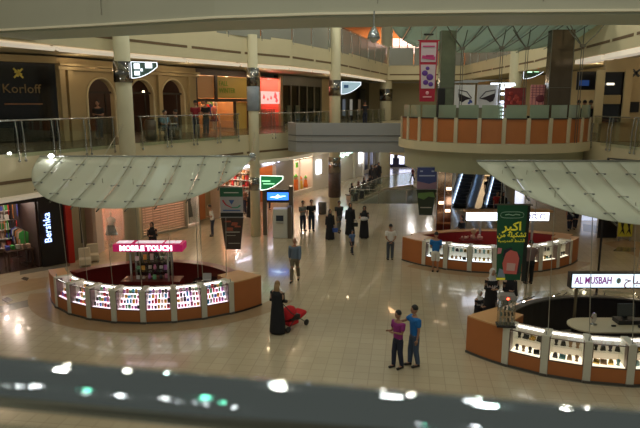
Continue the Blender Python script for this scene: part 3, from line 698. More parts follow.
# grey curved bridge
t = thing('bridge_parapet', 'rounded grey metal bridge parapet crossing behind the round platform', 'parapet', (0,0,0))
b = MB(); pts = [(-1.66,34.2),(-1.6,33.2),(-1.2,32.6),(-.4,32.4),(2,32.3),(5.0,32.2)]
b.strip(pts, .3, 4.55, 6.1); b.build('metal_panel', mat('grey_metal_skin',(.36,.36,.37),.38,.2), t)
b = MB(); b.strip([(p[0],p[1]-.04) for p in pts[1:]], .3, 5.42, 5.46); b.strip([(p[0],p[1]-.04) for p in pts[1:]], .3, 5.1, 5.13); b.build('seam', mat('dark_seam',(.1,.1,.1),.5), t)
b = MB(); b.prism([(-1.3,33.3),(4.1,32.6),(4.1,36),(-1.0,35.5)], 4.9, 5.4); structure(b.build('floor_bridge', CREAM2))
# stairwell balustrade
railing([(8.2,42.5),(2.2,42.5)], 0, 'glass balustrade along the near edge of the floor opening', 1.9, 1.05, False, off_=0, z0=.05)
railing([(2.2,42.7),(5.5,50.7),(8.2,53.1)], 0, 'slanting glass balustrade beside the seated women at the floor opening', 1.9, 1.05, False, off_=0, z0=.05)
# ---------------------------------------------------------------- escalators
BALG = glass_mat('escalator_glass', (.75,.85,.95), .12, .08, .35, (.6,.7,.8))
def escalator(x, y, ang, L, H, lab, lamp=True):
    t = thing('escalator', lab, 'escalator', (x,y,0), ang); W = .5
    n = 26; b = MB(); P = [(0,0),(.9,0)]
    for i in range(n): zz = H*(i+1)/n; xx = .9+(L-.9)*(i+1)/n; P += [(P[-1][0], zz), (xx, zz)]
    P += [(L+.5,H),(L+.5,H-.5),(1.0,-.0)]
    b.vprism(P, -W, W); b.build('steps', mat('escalator_step',(.018,.018,.02),.5,.5), t)
    for s in (-1,1):
        b = MB(); b.vprism([(0,0),(.9,0),(L,H),(L+.5,H),(L+.5,H-1.0),(1.2,-.0)], s*(W+.22)-.18, s*(W+.22)+.18); b.build('side_truss', mat('escalator_cladding',(.35,.37,.4),.3,.6), t)
        b = MB(); b.vprism([(-.35,.35),(-.2,.85),(.7,.95),(L,H+.95),(L+.3,H+.95),(L+.3,H),(L,H),(.9,.05),(-.1,.05)], s*(W+.08)-.01, s*(W+.08)+.01); b.build('balustrade', BALG, t)
        b = MB(); b.tube([(-.05,s*(W+.08),.15),(-.35,s*(W+.08),.4),(-.32,s*(W+.08),.75),(-.1,s*(W+.08),.93),(.7,s*(W+.08),1.0),(L,s*(W+.08),H+1.0),(L+.5,s*(W+.08),H+1.0)], .045, 8); b.build('handrail', mat('black_rubber',(.02,.02,.02),.4), t)
        b = MB(); b.tube([(.8,s*(W+.03),.22),(L,s*(W+.03),H+.2)], .03, 6); b.build('balustrade_light', glow('escalator_light',(.6,.75,1),2.2), t)
    return t
escalator(9.5,40.6, math.atan2(8,3.6), 9.7, 5.4, 'left escalator with black steps rising under the round platform')
escalator(11.7,40.0, math.atan2(8,3.6), 9.7, 5.4, 'right escalator with bright curved handrail beside the canopy')
# far ground back facade, right
b = MB(); b.box(24, 58, 2, 21.5, .2, 4.2); structure(b.build('wall_back_right', mat('beige_far',(.42,.34,.2),.6)))
for i,(x,wd) in enumerate(((15.6,2.6),(19,2.6),(23,3))):
    b = MB(); b.box(x, 57.8, 1.6, wd, .1, 2.8); structure(b.build('window_%d'%(11+i), glow('shop_glow_%d'%i, [(1,.72,.42),(.75,.8,1),(1,.8,.6)][i], [1.0,2.4,1.2][i])))
# right-hand ground facade
R_F = [(20,58),(19.6,46),(17.6,38),(16.4,31.5),(18.4,27),(22,20)]
b = MB(); b.strip(R_F, .3, 0, 4.1); structure(b.build('wall_right_ground', mat('right_beige',(.50,.42,.27),.6)))
def on_right(px, py0, py1, Y, name, m, lab, cat, hw=None, px1=None, t=.05):
    a = AT(px, py0, Y); c = AT(px1 or px+8, py1, Y); b = MB(); b.box(0,0,0,abs(c.x-a.x),t,abs(a.z-c.z))
    return b.build(name, m, loc=((a.x+c.x)/2, Y, (a.z+c.z)/2))
GLW = glow('cool_window', (.7,.78,1), .7)
for i, (p0, p1) in enumerate(((583,590),(592,598),(606,613))):
    o = on_right(p0, 205, 228, 36.5, 'window_%d'%(15+i), GLW, '', '', px1=p1); structure(o)  # glowing panels stand in for a bluish reflection, not windows
o = on_right(600, 205, 240, 31.6, 'wall_dark_display', DARK, '', '', px1=616); structure(o)
s = thing('advert_panel', 'yellow panel with black lettering shapes at far right edge shops', 'sign', G(624,241), 0)
b = MB(); b.box(0,0,.72,.75,.06,.95); b.build('panel', mat('yellow_panel',(.62,.58,.05),.5), s)
for x in (-.18,.16):
    b = MB(); b.vprism([(x-.12,.35),(x,.65),(x-.1,1.0),(x+.1,1.1),(x+.05,.75),(x+.15,.35),(x,.55)],-.06,-.035); b.build('black_figure', DARK, s)
for sx in (-.3,.3):
    b = MB(); b.box(sx,0,.18,.05,.05,.36); b.build('foot', STEEL, s)
random.seed(31)
for i in range(5):
    g = G(632+i*7, 236+i*1.5)
    o = tag(MB().lathe([(.16,0),(.2,.2),(.12,.5),(.19,.8),(.17,1.1),(.05,1.25)],n=10).build('dressed_torso', [mat('magenta_cloth',(.5,.04,.2),.7),CM[4],CM[3],mat('violet_cloth',(.2,.08,.4),.7),CM[2]][i], loc=(g.x,g.y,0)), ['magenta','white','black','violet','beige'][i]+' dressed torso form standing at the right-hand shops', 'display figure')
# L1 right side shops
R_U = [(15.6,56),(16,40),(15.2,31),(15.0,27.5),(16.8,20),(18,14)]
b = MB(); b.strip([(15.6,60),(16.2,40),(15.4,31.5)], .3, Z1, Z1+3.6); structure(b.build('wall_right_upper_far', TAN))
b = MB(); b.box(17.3,26.85,Z1+1.8,9.8,.25,3.6); structure(b.build('wall_right_upper_near', TAN))
def vp(px0, px1, y0, y1, Y, name, m, t=.08):
    a = AT(px0,y0,Y); c = AT(px1,y1,Y); b = MB(); b.box(0,0,0,c.x-a.x,t,a.z-c.z); return b.build(name, m, loc=((a.x+c.x)/2, Y, (a.z+c.z)/2))
structure(vp(601,626,72,122,26.6,'window_18',BLACKG)); 
for i,(p0,p1) in enumerate(((597,601),(625.5,628))): structure(vp(p0,p1,70,123,26.45,'trim_%d'%(20+i),TAN))
tag(vp(607,614,83,85,26.4,'ceiling_light',glow('dim_reflection',(1,.9,.7),2),.03),'small pale lamp glowing in the dark upper right window','lamp')  # glowing strip painted as a reflection on the dark pane
tag(vp(604,620,95,104,26.4,'sill_display',mat('tan_display',(.30,.22,.10),.6),.05),'tan display board low in the dark upper right window','display board')
s = thing('blue_screen_board','blue lit screen over the dark display behind the orange counter end','screen',AT(584,83,27.2))
b = MB(); b.box(0,0,0,.42,.08,.24); b.build('screen', glow('deep_blue',(.02,.06,.22),.35), s)
b = MB(); b.box(.3,.08,.1,1.2,.05,.8); b.build('frame', DARK, s)
s = thing('directory_board','small black square board on the cream wall at upper right','sign',AT(634,107,26.70)); b = MB(); b.box(0,0,0,.42,.05,.45); b.build('board', DARK, s)
s = thing('star_mark','small black crossed mark on the cream wall at upper right','emblem',AT(636,73,26.705))
for a in (.8,-.8):
    b = MB(); b.box(0,0,0,.09,.04,.42,0,0,a); b.build('stroke', DARK, s)
# ================================================================= kiosks, canopies, banners
def lin(a0, a1, t): return a0+(a1-a0)*t
def radial(c, a):
    """frame on a kiosk rim: x along the rim, y inward; returns rz"""
    return math.atan2(math.cos(math.radians(a)), -math.sin(math.radians(a)))
def rim(c, r, a): return Vector((c[0]+r*math.cos(math.radians(a)), c[1]+r*math.sin(math.radians(a)), 0))
LITFLOOR = {'pink': glow('case_light_pink', (1,.80,.92), 1.5), 'warm': glow('case_light_warm', (1,.86,.66), 1.3), 'cool': glow('case_light_cool', (.88,.95,1), 1.5)}
STRIP = glow('case_strip_light', (1,.94,.9), 3.5)
CASEBACK = mat('case_back', (.75,.68,.6), .5)
CGLASS = glass_mat('case_glass', (.95,.97,.96), .01, fk=.10)
PK = [mat('packet_%d'%i, c, .4) for i, c in enumerate([(.7,.05,.08),(.8,.3,.5),(.9,.9,.9),(.1,.25,.7),(.05,.05,.06),(.85,.5,.08),(.2,.55,.3),(.55,.2,.6),(.8,.75,.65),(.1,.5,.75)])]
JW = [mat('jewel_%d'%i, c, .25, mtl) for i, (c, mtl) in enumerate([((.03,.025,.02),0),((.6,.42,.15),1),((.15,.3,.3),0),((.7,.7,.72),1),((.35,.2,.1),0),((.05,.04,.05),0)])]
CASES = ['first','second','third','fourth','fifth','sixth','seventh']
def display_case(c, r, a0, a1, light, lab, goods, grp, glab, seed):
    random.seed(seed)
    am = (a0+a1)/2; wd = 2*r*math.sin(math.radians((a1-a0)/2)); rr = r*math.cos(math.radians((a1-a0)/2))
    p = rim(c, rr, am); rz = radial(c, am); w = wd-.2
    t = thing('display_case', lab, 'display case', p, rz)
    b = MB(); b.box(0,.3,.22,w,.6,.44); b.build('base_panel', WOOD, t)
    b = MB(); b.box(0,-.01,.03,w,.06,.06); b.build('plinth', mat('dark_plinth',(.08,.07,.06),.5), t)
    b = MB(); b.box(0,.30,.455,w-.06,.5,.02); b.build('lit_floor', LITFLOOR[light], t)
    b = MB(); b.box(0,.59,.78,w,.03,.66); b.build('back_panel', CASEBACK, t)
    if goods == 'packets':
        b = MB(); b.box(0,.385,.535,w-.07,.39,.14); b.box(0,.447,.675,w-.07,.265,.14); b.box(0,.51,.805,w-.07,.13,.12); b.build('tiered_shelf', LITFLOOR[light], t)  # shelf steps glow themselves to light the packets
    else:
        b = MB(); b.box(0,.38,.76,w-.08,.26,.012); b.build('glass_shelf', CGLASS, t)
    b = MB(); b.box(0,.02,.76,w-.02,.012,.62); b.box(0,.31,1.075,w-.02,.57,.012); b.build('glass_cover', CGLASS, t)
    b = MB(); b.box(0,.05,1.055,w-.1,.02,.02); b.build('light_strip', STRIP, t)
    b = MB(); b.box(0,.56,1.02,w-.1,.02,.05); b.build('rear_light_strip', STRIP, t)  # glowing strip added to brighten the top of the case
    b = MB()
    for s in (-1,1): b.box(s*(w/2-.01),.3,.76,.02,.6,.64)
    b.box(0,.01,.45,w,.03,.025); b.box(0,.01,1.07,w,.03,.02); b.box(0,.59,1.1,w,.03,.02); b.build('frame', mat('case_frame',(.16,.11,.09),.4,.5), t)
    M = Matrix.Translation(p) @ Matrix.Rotation(rz, 4, 'Z')
    if goods == 'packets':
        for row, (yy, z0, n) in enumerate(((.12,.47,7),(.245,.61,7),(.37,.75,7),(.495,.87,7))):
            for i in range(n):
                h = random.uniform(.09,.17); b = MB(); b.box(0,0,h/2,random.uniform(.06,.095),.05,h); o = bev(b.build('phone_packet', random.choice(PK)), .006, 1)
                o.location = M @ Vector((-w/2+.09+(w-.18)*i/(n-1), yy, z0)); o.rotation_euler = (0,0,rz+random.uniform(-.35,.35)); tag(o, glab, 'packet', grp)
    else:
        for i in range(8):
            k = random.random(); b = MB()
            if k < .35: b.lathe([(.05,0),(.05,.012),(.03,.03),(.045,.09),(.055,.14),(.02,.17)],n=10)
            elif k < .7: b.vprism([(-.07,0),(.07,0),(.05,.12),(.02,.15),(-.02,.15),(-.05,.12)],-.03,.03)
            else: b.box(0,0,.03,.16,.11,.05); b.box(0,.04,.08,.16,.02,.08)
            o = bev(b.build('jewellery_stand', random.choice(JW[:3]+JW[4:]+JW[:1])), .005, 1)
            row = i//4; o.location = M @ Vector((-w/2+.16+(w-.32)*(i%4)/3, (.2,.36)[row], (.468,.775)[row])); o.rotation_euler=(0,0,rz+random.uniform(-.4,.4)); tag(o, glab, 'jewellery stand', grp)
    return t
def post(c, r, a, lab, grp, h=1.13):
    p = rim(c, r-.02, a); t = thing('counter_post', lab, 'post', p, radial(c, a), grp)
    b = MB(); b.box(0,.27,h/2,.19,.62,h); bev(b.build('post_body', POSTW, t), .01)
    b = MB(); b.box(0,-.06,.03,.19,.05,.06); b.build('foot', MATS['dark_plinth'] if 'dark_plinth' in MATS else DARK, t)
    b = MB(); b.tube([(0,.05,h),(0,.05,h+.1)],.018,6); b.build('glass_clamp', STEEL, t)
def back_arc(L, R, mid, n=24):
    c = (Vector(L)+Vector(R))/2; half = (Vector(R)-Vector(L)).length/2; sag = mid-c.y
    r = (half*half+sag*sag)/(2*sag); cy = mid-r; cx = c.x
    a0 = math.degrees(math.atan2(L[1]-cy, L[0]-cx)); a1 = math.degrees(math.atan2(R[1]-cy, R[0]-cx))
    if a0 < 0: a0 += 360
    return arc(cx, cy, r, a0, a1, n)
def end_box(c, r, a0, a1, depth, lab, h=1.12):
    pts = arc(*c, r, a0, a1, 8)+arc(*c, r-depth, a1, a0, 8)
    o = rim(c, r, (a0+a1)/2); t = thing('counter_end', lab, 'counter', o)
    q = [(x-o.x, y-o.y) for x, y in pts]
    b = MB(); b.prism(q, 0, h-.04); b.build('cabinet', WOOD, t)
    b = MB(); b.prism(q, h-.04, h); b.build('worktop', WOODTOP, t)
    b = MB(); b.strip(q[:9], .06, 0, .06); b.build('plinth', MATS['dark_plinth'] if 'dark_plinth' in MATS else DARK, t)
    return t
def back_counter(pts, m, lab, h=1.1, t_=.3, topm=None):
    o = Vector(pts[0]); t = thing('back_counter', lab, 'counter', (o.x,o.y,0)); q = [(x-o.x,y-o.y) for x,y in pts]
    b = MB(); b.strip(q, t_, 0, h-.04); b.build('panel', m, t)
    b = MB(); b.strip(q, t_+.12, h-.04, h); b.build('counter_top', topm or m, t)
    return t
# ---- left: phone accessories kiosk
random.seed(1)
A0, ST_ = 221.0, 12.42
end_box(KL, 4.62, 206, 220.2, .55, 'orange laminate end panel at the far left of the left phone kiosk')
end_box(KL, 4.66, 309, 324, 1.15, 'orange laminate counter end at the right of the left phone kiosk')
for k in range(7):
    display_case(KL, 4.62, A0+ST_*k, A0+ST_*(k+1), 'pink', CASES[k]+' lit case from the left of colourful packets on the left kiosk', 'packets',
        'packets in the %s case of the left kiosk' % CASES[k], 'small coloured phone packet in the %s case from the left of the left kiosk' % CASES[k], 40+k)
NTH = ['leftmost','second from left','third from left','fourth from left','fifth from left','sixth from left','seventh from left','rightmost']
for k in range(8): post(KL, 4.62, A0+ST_*k, 'white counter post, %s of the eight on the left phone kiosk' % NTH[k], 'white posts of the left kiosk')
back_counter(back_arc((-9.1,21.2),(-3.1,20.75),22.75), MAROON, 'curved maroon back counter of the left phone kiosk')
# tower with the sign
t = thing('kiosk_tower', 'glazed cabinet tower carrying the pink sign in the left kiosk', 'cabinet', (-6.05,20.9,0))
b = MB(); b.box(0,0,.46,2.1,.75,.92); b.build('base_cabinet', MAROON, t)
for s in (-1,1):
    for v in (-.3,.3):
        b = MB(); b.box(s*.66,v,1.45,.06,.06,1.06); b.build('upright', STEEL, t)
for z in (1.25,1.6):
    b = MB(); b.box(0,.05,z,1.28,.6,.02); b.build('glass_shelf', GLASS, t)
b = MB(); b.box(0,.33,1.45,1.28,.02,1.0); b.build('back_glass', DGLASS, t)
SIGNP = glow('magenta_sign', (.62,.01,.13), .32)
b = MB(); b.box(0,-.1,2.16,2.45,.7,.27); sg = b.build('sign_box', SIGNP, t); bev(sg,.03)
text('sign_letters', 'MOBILE TOUCH', glow('sign_white', (1,.85,.95), 1.8), .25, t, (-.05,-.47,2.16), (PI/2,0,0), .015, sx=1.02, bold=.012)
for x,wd in ((-1.0,.3),(-.75,.25),(0,.95),(.72,.3),(1.0,.2)):
    b = MB(); b.box(x,-.08,2.305,wd,.36,.02); b.build('roof_light', glow('roof_light',(1,.85,.92),.5), t)
M0 = Matrix.Translation((-6.05,20.9,0))
random.seed(8)
for z, n in ((.935,6),(1.275,6),(1.625,5)):
    for i in range(n):
        h = random.uniform(.1,.22); b = MB()
        if random.random()<.5: b.lathe([(.05,0),(.06,h*.5),(.03,h*.8),(.04,h)],n=8)
        else: b.box(0,0,h/2,.11,.08,h)
        o = b.build('accessory', random.choice(PK), loc=M0 @ Vector((-.5+i*1.0/(n-1), random.uniform(-.12,.12), z))); tag(o, 'small accessory on a shelf of the tower under the pink sign', 'accessory', 'accessories in the left kiosk tower')
def stool(x, y, lab, z=0):
    t = thing('bar_stool', lab, 'stool', (x,y,z))
    b = MB(); b.lathe([(.18,.68),(.2,.72),(.18,.76)],n=16); b.build('seat', DARK, t)
    b = MB(); b.lathe([(.2,0),(.2,.02),(.03,.05),(.025,.68)],n=16); b.build('pedestal', STEEL, t)
    b = MB(); b.tube([(.17*math.cos(a*PI/6),.17*math.sin(a*PI/6),.3) for a in range(13)],.012,6); b.build('footrest', STEEL, t)
stool(-6.8,19.95,'black round stool behind the middle cases of the left kiosk')
tb = thing('glass_side_table', 'small round black table in the right half of the left kiosk', 'table', (-4.1,20.9,0))
b = MB(); b.lathe([(.5,.84),(.5,.87)],n=24); b.build('table_top', BLACKG, tb)
b = MB(); b.lathe([(.25,0),(.25,.02),(.03,.04),(.03,.84)],n=16); b.build('pedestal', STEEL, tb)
b = MB(); b.box(0,0,.01,.3,.22,.02); b.box(0,.12,.12,.3,.02,.2,0,-.2); tag(b.build('laptop', mat('silver_plastic',(.5,.5,.5),.3), loc=(-4.1,20.9,.872)), 'small open silver laptop on the black table in the left kiosk', 'laptop')
b = MB(); b.box(0,0,.5,.5,.06,1.0); 
# ---- front right: jewellery kiosk
B0, SB = 228.6, 11.95
end_box(KF, 5.06, 214.2, 227.6, 1.3, 'large orange laminate counter end at the left of the front jewellery kiosk')
for k in range(6):
    display_case(KF, 5.05, B0+SB*k, B0+SB*(k+1), 'warm', CASES[k]+' warm lit jewellery case from the left on the front right kiosk', 'jewels',
        'jewellery in the %s case of the front right kiosk' % CASES[k], 'dark jewellery stand in the %s case from the left of the front right kiosk' % CASES[k], 60+k)
for k in range(7): post(KF, 5.05, B0+SB*k, 'white counter post, number %s along the front right jewellery kiosk' % ['one','two','three','four','five','six','seven'][k] if False else 'white counter post at the left side of the %s case of the front right kiosk' % (CASES+['seventh'])[k], 'white posts of the front right kiosk')
BK = back_arc((5.6,16.9),(11.4,16.9),18.4)
back_counter(BK, mat('black_counter',(.02,.015,.015),.3), 'curved black back counter of the front right jewellery kiosk', 1.1, .1, mat('dim_steel_top',(.18,.17,.15),.3,.8))
# back display tops with lights (outer side of the back counter)
for i in range(5):
    p, q = Vector(BK[2+i*4]), Vector(BK[6+i*4]); m = (p+q)/2; d = (q-p); rz = math.atan2(d.y, d.x)
    t = thing('rear_display_case', 'rear glass topped display case behind the black counter, number in row', 'display case', (m.x-math.sin(rz)*.5, m.y+math.cos(rz)*.5, 0), rz)
    t['label'] = ['leftmost','second from left','middle','fourth from left','rightmost'][i]+' rear glass-topped case behind the black counter of the front kiosk'
    l = d.length-.14
    b = MB(); b.box(0,.05,.4,l,.55,.8); b.build('base_panel', WOOD, t)
    b = MB(); b.box(0,.05,.815,l-.04,.5,.02); b.build('lined_floor', glow('peach_lining',(.9,.62,.45),.35), t)  # lining itself glows in place of lamps inside the case
    b = MB(); b.box(0,.05,1.06,l,.57,.012); b.box(0,.33,.93,l,.012,.25); b.build('glass_cover', CGLASS, t)
    b = MB(); b.ball((l*.3,-.15,1.0),.035,n=8,m=5); b.build('small_lamp', glow('tiny_lamp',(1,.7,.6),25), t)
    b = MB()
    for s in (-1,1): b.tube([(s*l*.5,.3,.8),(s*l*.5,-.2,1.12)],.016,6)
    b.build('strut', DARK, t)
# desk island
t = thing('desk_island', 'pale rounded service desk inside the front right kiosk', 'desk', (8.95,16.15,0))
P_ = arc(-1.35,0,.56,90,270,12)+[(2.5,-.56),(2.5,.56)]
b = MB(); b.prism(P_, .96, 1.0); b.build('worktop', mat('cream_top',(.60,.52,.36),.4), t)
b = MB(); b.prism([(x*.94,y*.85) for x,y in P_], 0, .96); b.build('desk_body', MATS['black_counter'], t)
def on_desk(name, b, m, x, y, lab, cat, rz=0):
    return tag(b.build(name, m, loc=(9.1+x,16.2+y,1.002), rz=rz), lab, cat)
t = thing('cash_register', 'black cash register with monitor on the pale desk', 'cash register', (8.75,16.3,1.002))
b = MB(); b.box(0,0,.06,.62,.4,.12); bev(b.build('drawer', DARK, t),.01)
b = MB(); b.box(0,.05,.36,.5,.05,.36,0,-.15); bev(b.build('monitor', mat('dark_plastic',(.04,.045,.04),.35), t),.01)
b = MB(); b.box(0,.1,.2,.1,.08,.2); b.build('stand', DARK, t)
b = MB(); b.box(.42,0,.05,.22,.3,.1); bev(b.build('receipt_printer', DARK, t),.01)
t = thing('mirror_stand', 'small tilted oval mirror at the left end of the pale desk', 'mirror', (7.75,16.15,1.002), .5)
b = MB(); b.lathe([(.09,0),(.09,.02),(.015,.03),(.015,.12)],n=12); b.build('foot', STEEL, t)
b = MB(); P2=[(.1*math.cos(a*PI/8),.2+.15*math.sin(a*PI/8)) for a in range(16)]; b.vprism(P2,-.02,.02); b.build('mirror_glass', mat('mirror_face',(.75,.72,.78),.1,.9), t)
b = MB(); b.box(0,0,.04,.14,.1,.08); bev(on_desk('card_terminal', b, DARK, -.12,-.28, 'small black card terminal near the middle of the pale desk','card terminal'),.01)
b = MB(); b.box(0,0,.02,.12,.05,.04); bev(on_desk('calculator', b, DARK, -.85,-.2, 'small black calculator at the left of the pale desk','calculator'),.005)
t = thing('desk_telephone', 'black and silver telephone on the front edge of the pale desk', 'telephone', (9.35,16.0,1.002),.2)
b = MB(); b.vprism([(-.11,0),(.11,0),(.11,.06),(-.11,.09)],-.1,.1); b.build('base', DARK, t)
b = MB(); b.tube([(-.1,0,.1),(-.05,0,.13),(.05,0,.13),(.1,0,.1)],.025,8); b.build('handset', MATS['silver_plastic'], t)
t = thing('cash_register', 'dark angled monitor stand toward the right of the pale desk', 'monitor', (9.75,16.3,1.002),-.4)
b = MB(); b.box(0,0,.03,.25,.25,.06); b.build('base', DARK, t)
b = MB(); b.box(0,0,.25,.35,.05,.3,0,-.3); b.build('monitor', MATS['dark_plastic'], t)
# sign
t = thing('kiosk_sign', 'long white lit sign with purple lettering over the front right kiosk', 'sign', (9.42,17.0,0))
b = MB(); b.box(0,0,2.06,4.1,.18,.42); b.build('light_box', glow('sign_lightbox',(.72,.88,1),1.25), t)
b = MB()
for z in (1.84,2.28): b.box(0,0,z,4.16,.24,.03)
for s in (-1,1): b.box(s*2.07,0,2.06,.04,.24,.46)
b.build('frame', DARK, t)
PUR = mat('purple_letter', (.40,.08,.36), .5, emit=(.4,.08,.36), es=.3)
text('sign_letters', 'AL MUSBAH', PUR, .30, t, (-1.42,-.1,2.06), (PI/2,0,0), .008, sx=.68, bold=.006)
text('arabic_letters', '\uFEA1\uFE8E\uFE92\uFEBC\uFEE4\uFEDF\u0627', mat('crimson_letter',(.55,.03,.12),.5), .34, t, (.05,-.1,2.06), (PI/2,0,0), .008)
b = MB(); b.ball((-.68,-.1,2.06),.07,.02,.09); b.build('sign_emblem', mat('pale_emblem',(.5,.68,.72),.5), t)
for x in (-1.85,.95):
    b = MB(); b.tube([(x,0,0),(x,0,1.84)],.045,8) if x < 0 else b.tube([(x,0,1.0),(x,0,1.45)],.035,8); b.build('support_pole', mat('dull_bronze',(.20,.16,.10),.4,.6), t)
b = MB(); b.tube([(.95,0,1.45),(.6,0,1.84)],.025,6); b.tube([(.95,0,1.45),(1.3,0,1.84)],.025,6); b.build('v_strut', STEEL, t)
# clear tower on the counter end
g = Vector((5.12,15.72,1.12))
t = thing('acrylic_display_tower', 'clear display tower with a red light standing on the front counter end', 'display stand', g, -.15)
b = MB(); b.box(0,0,.03,.5,.34,.06); bev(b.build('base', DARK, t),.01)
b = MB(); b.box(0,0,.44,.44,.28,.74); b.build('clear_case', glass_mat('acrylic',(.72,.75,.74),.12), t)
b = MB(); b.vprism([(-.25,.8),(-.2,.92),(.2,.92),(.25,.8)],-.17,.17); b.build('cap', mat('grey_cap',(.30,.30,.29),.35,.3), t)
b = MB(); b.box(0,-.18,.84,.06,.02,.04); b.build('red_light', glow('red_led',(1,.05,.02),12), t)
random.seed(12)
for k in range(4):
    b = MB(); b.tube([(-.15+k*.1,0,.08),(-.15+k*.1,0,.78)],.012,6); b.build('hanging_rail', STEEL, t)
for k in range(4):
    for q in range(4):
        b = MB(); b.box(0,0,0,.05,.03,.1); o = b.build('hanging_trinket', random.choice([JW[3],DARK,JW[2],JW[3]]))
        o.location = g+Vector((-.15+k*.1,-.06,.2+q*.17)); o.rotation_euler=(0,random.uniform(-.3,.3),-.15); tag(o,'small silver trinket hanging inside the clear tower with the red light','trinket','trinkets in the clear display tower')
# ---- middle kiosk under the platform
C0, SC = 227.2, 12.55
end_box(KM, 4.8, 212, 226.2, 1.0, 'orange laminate counter end at the left of the middle kiosk')
end_box(KM, 4.8, 316.2, 327, 1.0, 'orange laminate counter end at the right of the middle kiosk')
for k in range(7):
    display_case(KM, 4.78, C0+SC*k, C0+SC*(k+1), 'cool' if k in (0,1,2) else 'warm', CASES[k]+' lit jewellery case from the left on the middle kiosk', 'jewels',
        'jewellery in the %s case of the middle kiosk' % CASES[k], 'jewellery stand in the %s case from the left of the middle kiosk' % CASES[k], 80+k)
for k in range(8): post(KM, 4.78, C0+SC*k, 'white counter post, %s of the eight on the middle kiosk' % NTH[k], 'white posts of the middle kiosk')
back_counter(back_arc((4.35,27.45),(11.7,27.3),28.6), mat('red_back_panel',(.20,.006,.006),.35), 'curved dark red back counter of the middle kiosk', topm=WOODTOP)
t = thing('kiosk_sign', 'glowing white sign band with small violet marks over the middle kiosk', 'sign', (8.62,27.1,0))
b = MB(); b.box(0,0,2.05,3.75,.2,.40); b.build('light_box', glow('white_box',(.80,.84,1),3.0), t)
b = MB(); b.box(0,0,2.3,4.0,.5,.08); b.build('top_board', WOODTOP, t)
for x in (-1.2,1.2):
    b = MB(); b.tube([(x,.1,0),(x,.1,1.85)],.05,8); b.build('support_pole', STEEL, t)
b = MB()
for i, wx in enumerate((.75,.95,1.12,1.3,1.48,1.66)):
    if i % 2: b.tube([(wx+.07*math.cos(a*PI/6),-.12,2.05+.1*math.sin(a*PI/6)) for a in range(13)],.024,5)
    else: b.box(wx,-.12,2.05,.045,.03,.22); b.box(wx+.05,-.12,2.14,.1,.03,.045)
b.build('purple_marks', mat('violet_marks',(.12,.06,.35),.5), t)
t = thing('flower_display', 'low floral jewellery display inside the middle kiosk', 'display', (6.95,26.9,0))
b = MB(); b.box(0,0,.5,1.0,.5,1.0); b.build('pedestal', MATS['red_back_panel'], t)
b = MB(); random.seed(4)
for i in range(22): b.ball((random.uniform(-.45,.45),random.uniform(-.2,.2),1.05+random.uniform(0,.15)),.06,n=6,m=4)
b.build('blossoms', mat('pinkish_blossom',(.6,.35,.28),.6), t)
b = MB(); b.ball((.1,0,1.38),.13); b.lathe([(.05,1.0),(.05,1.3)],.1,0,8); b.build('bust', mat('tan_bust',(.45,.28,.15),.5), t)
# ---- mirrored pillar left of the middle kiosk + kiosk panes
MIR = mat('amber_mirror', (.45,.25,.13), .12, .95, var=.75, vscale=3)
t = thing('mirrored_pillar', 'amber mirrored square pillar beside the blue banner', 'pillar', (6.15,29.6,0))
b = MB(); b.box(0,0,2.09,.74,.6,4.18); b.build('mirror_cladding', MIR, t)
b = MB()
for x in (-.37,0,.37): b.box(x,-.31,2.09,.03,.03,4.18)
b.build('seam_strip', STEEL, t)
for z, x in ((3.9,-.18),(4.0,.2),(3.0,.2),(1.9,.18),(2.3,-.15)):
    b = MB(); b.box(x,-.33,z,.25,.02,.14); b.build('lit_reflector', glow('amber_spot',(1,.75,.5),3), t)  # glowing patches paint orange lights mirrored in the pillar
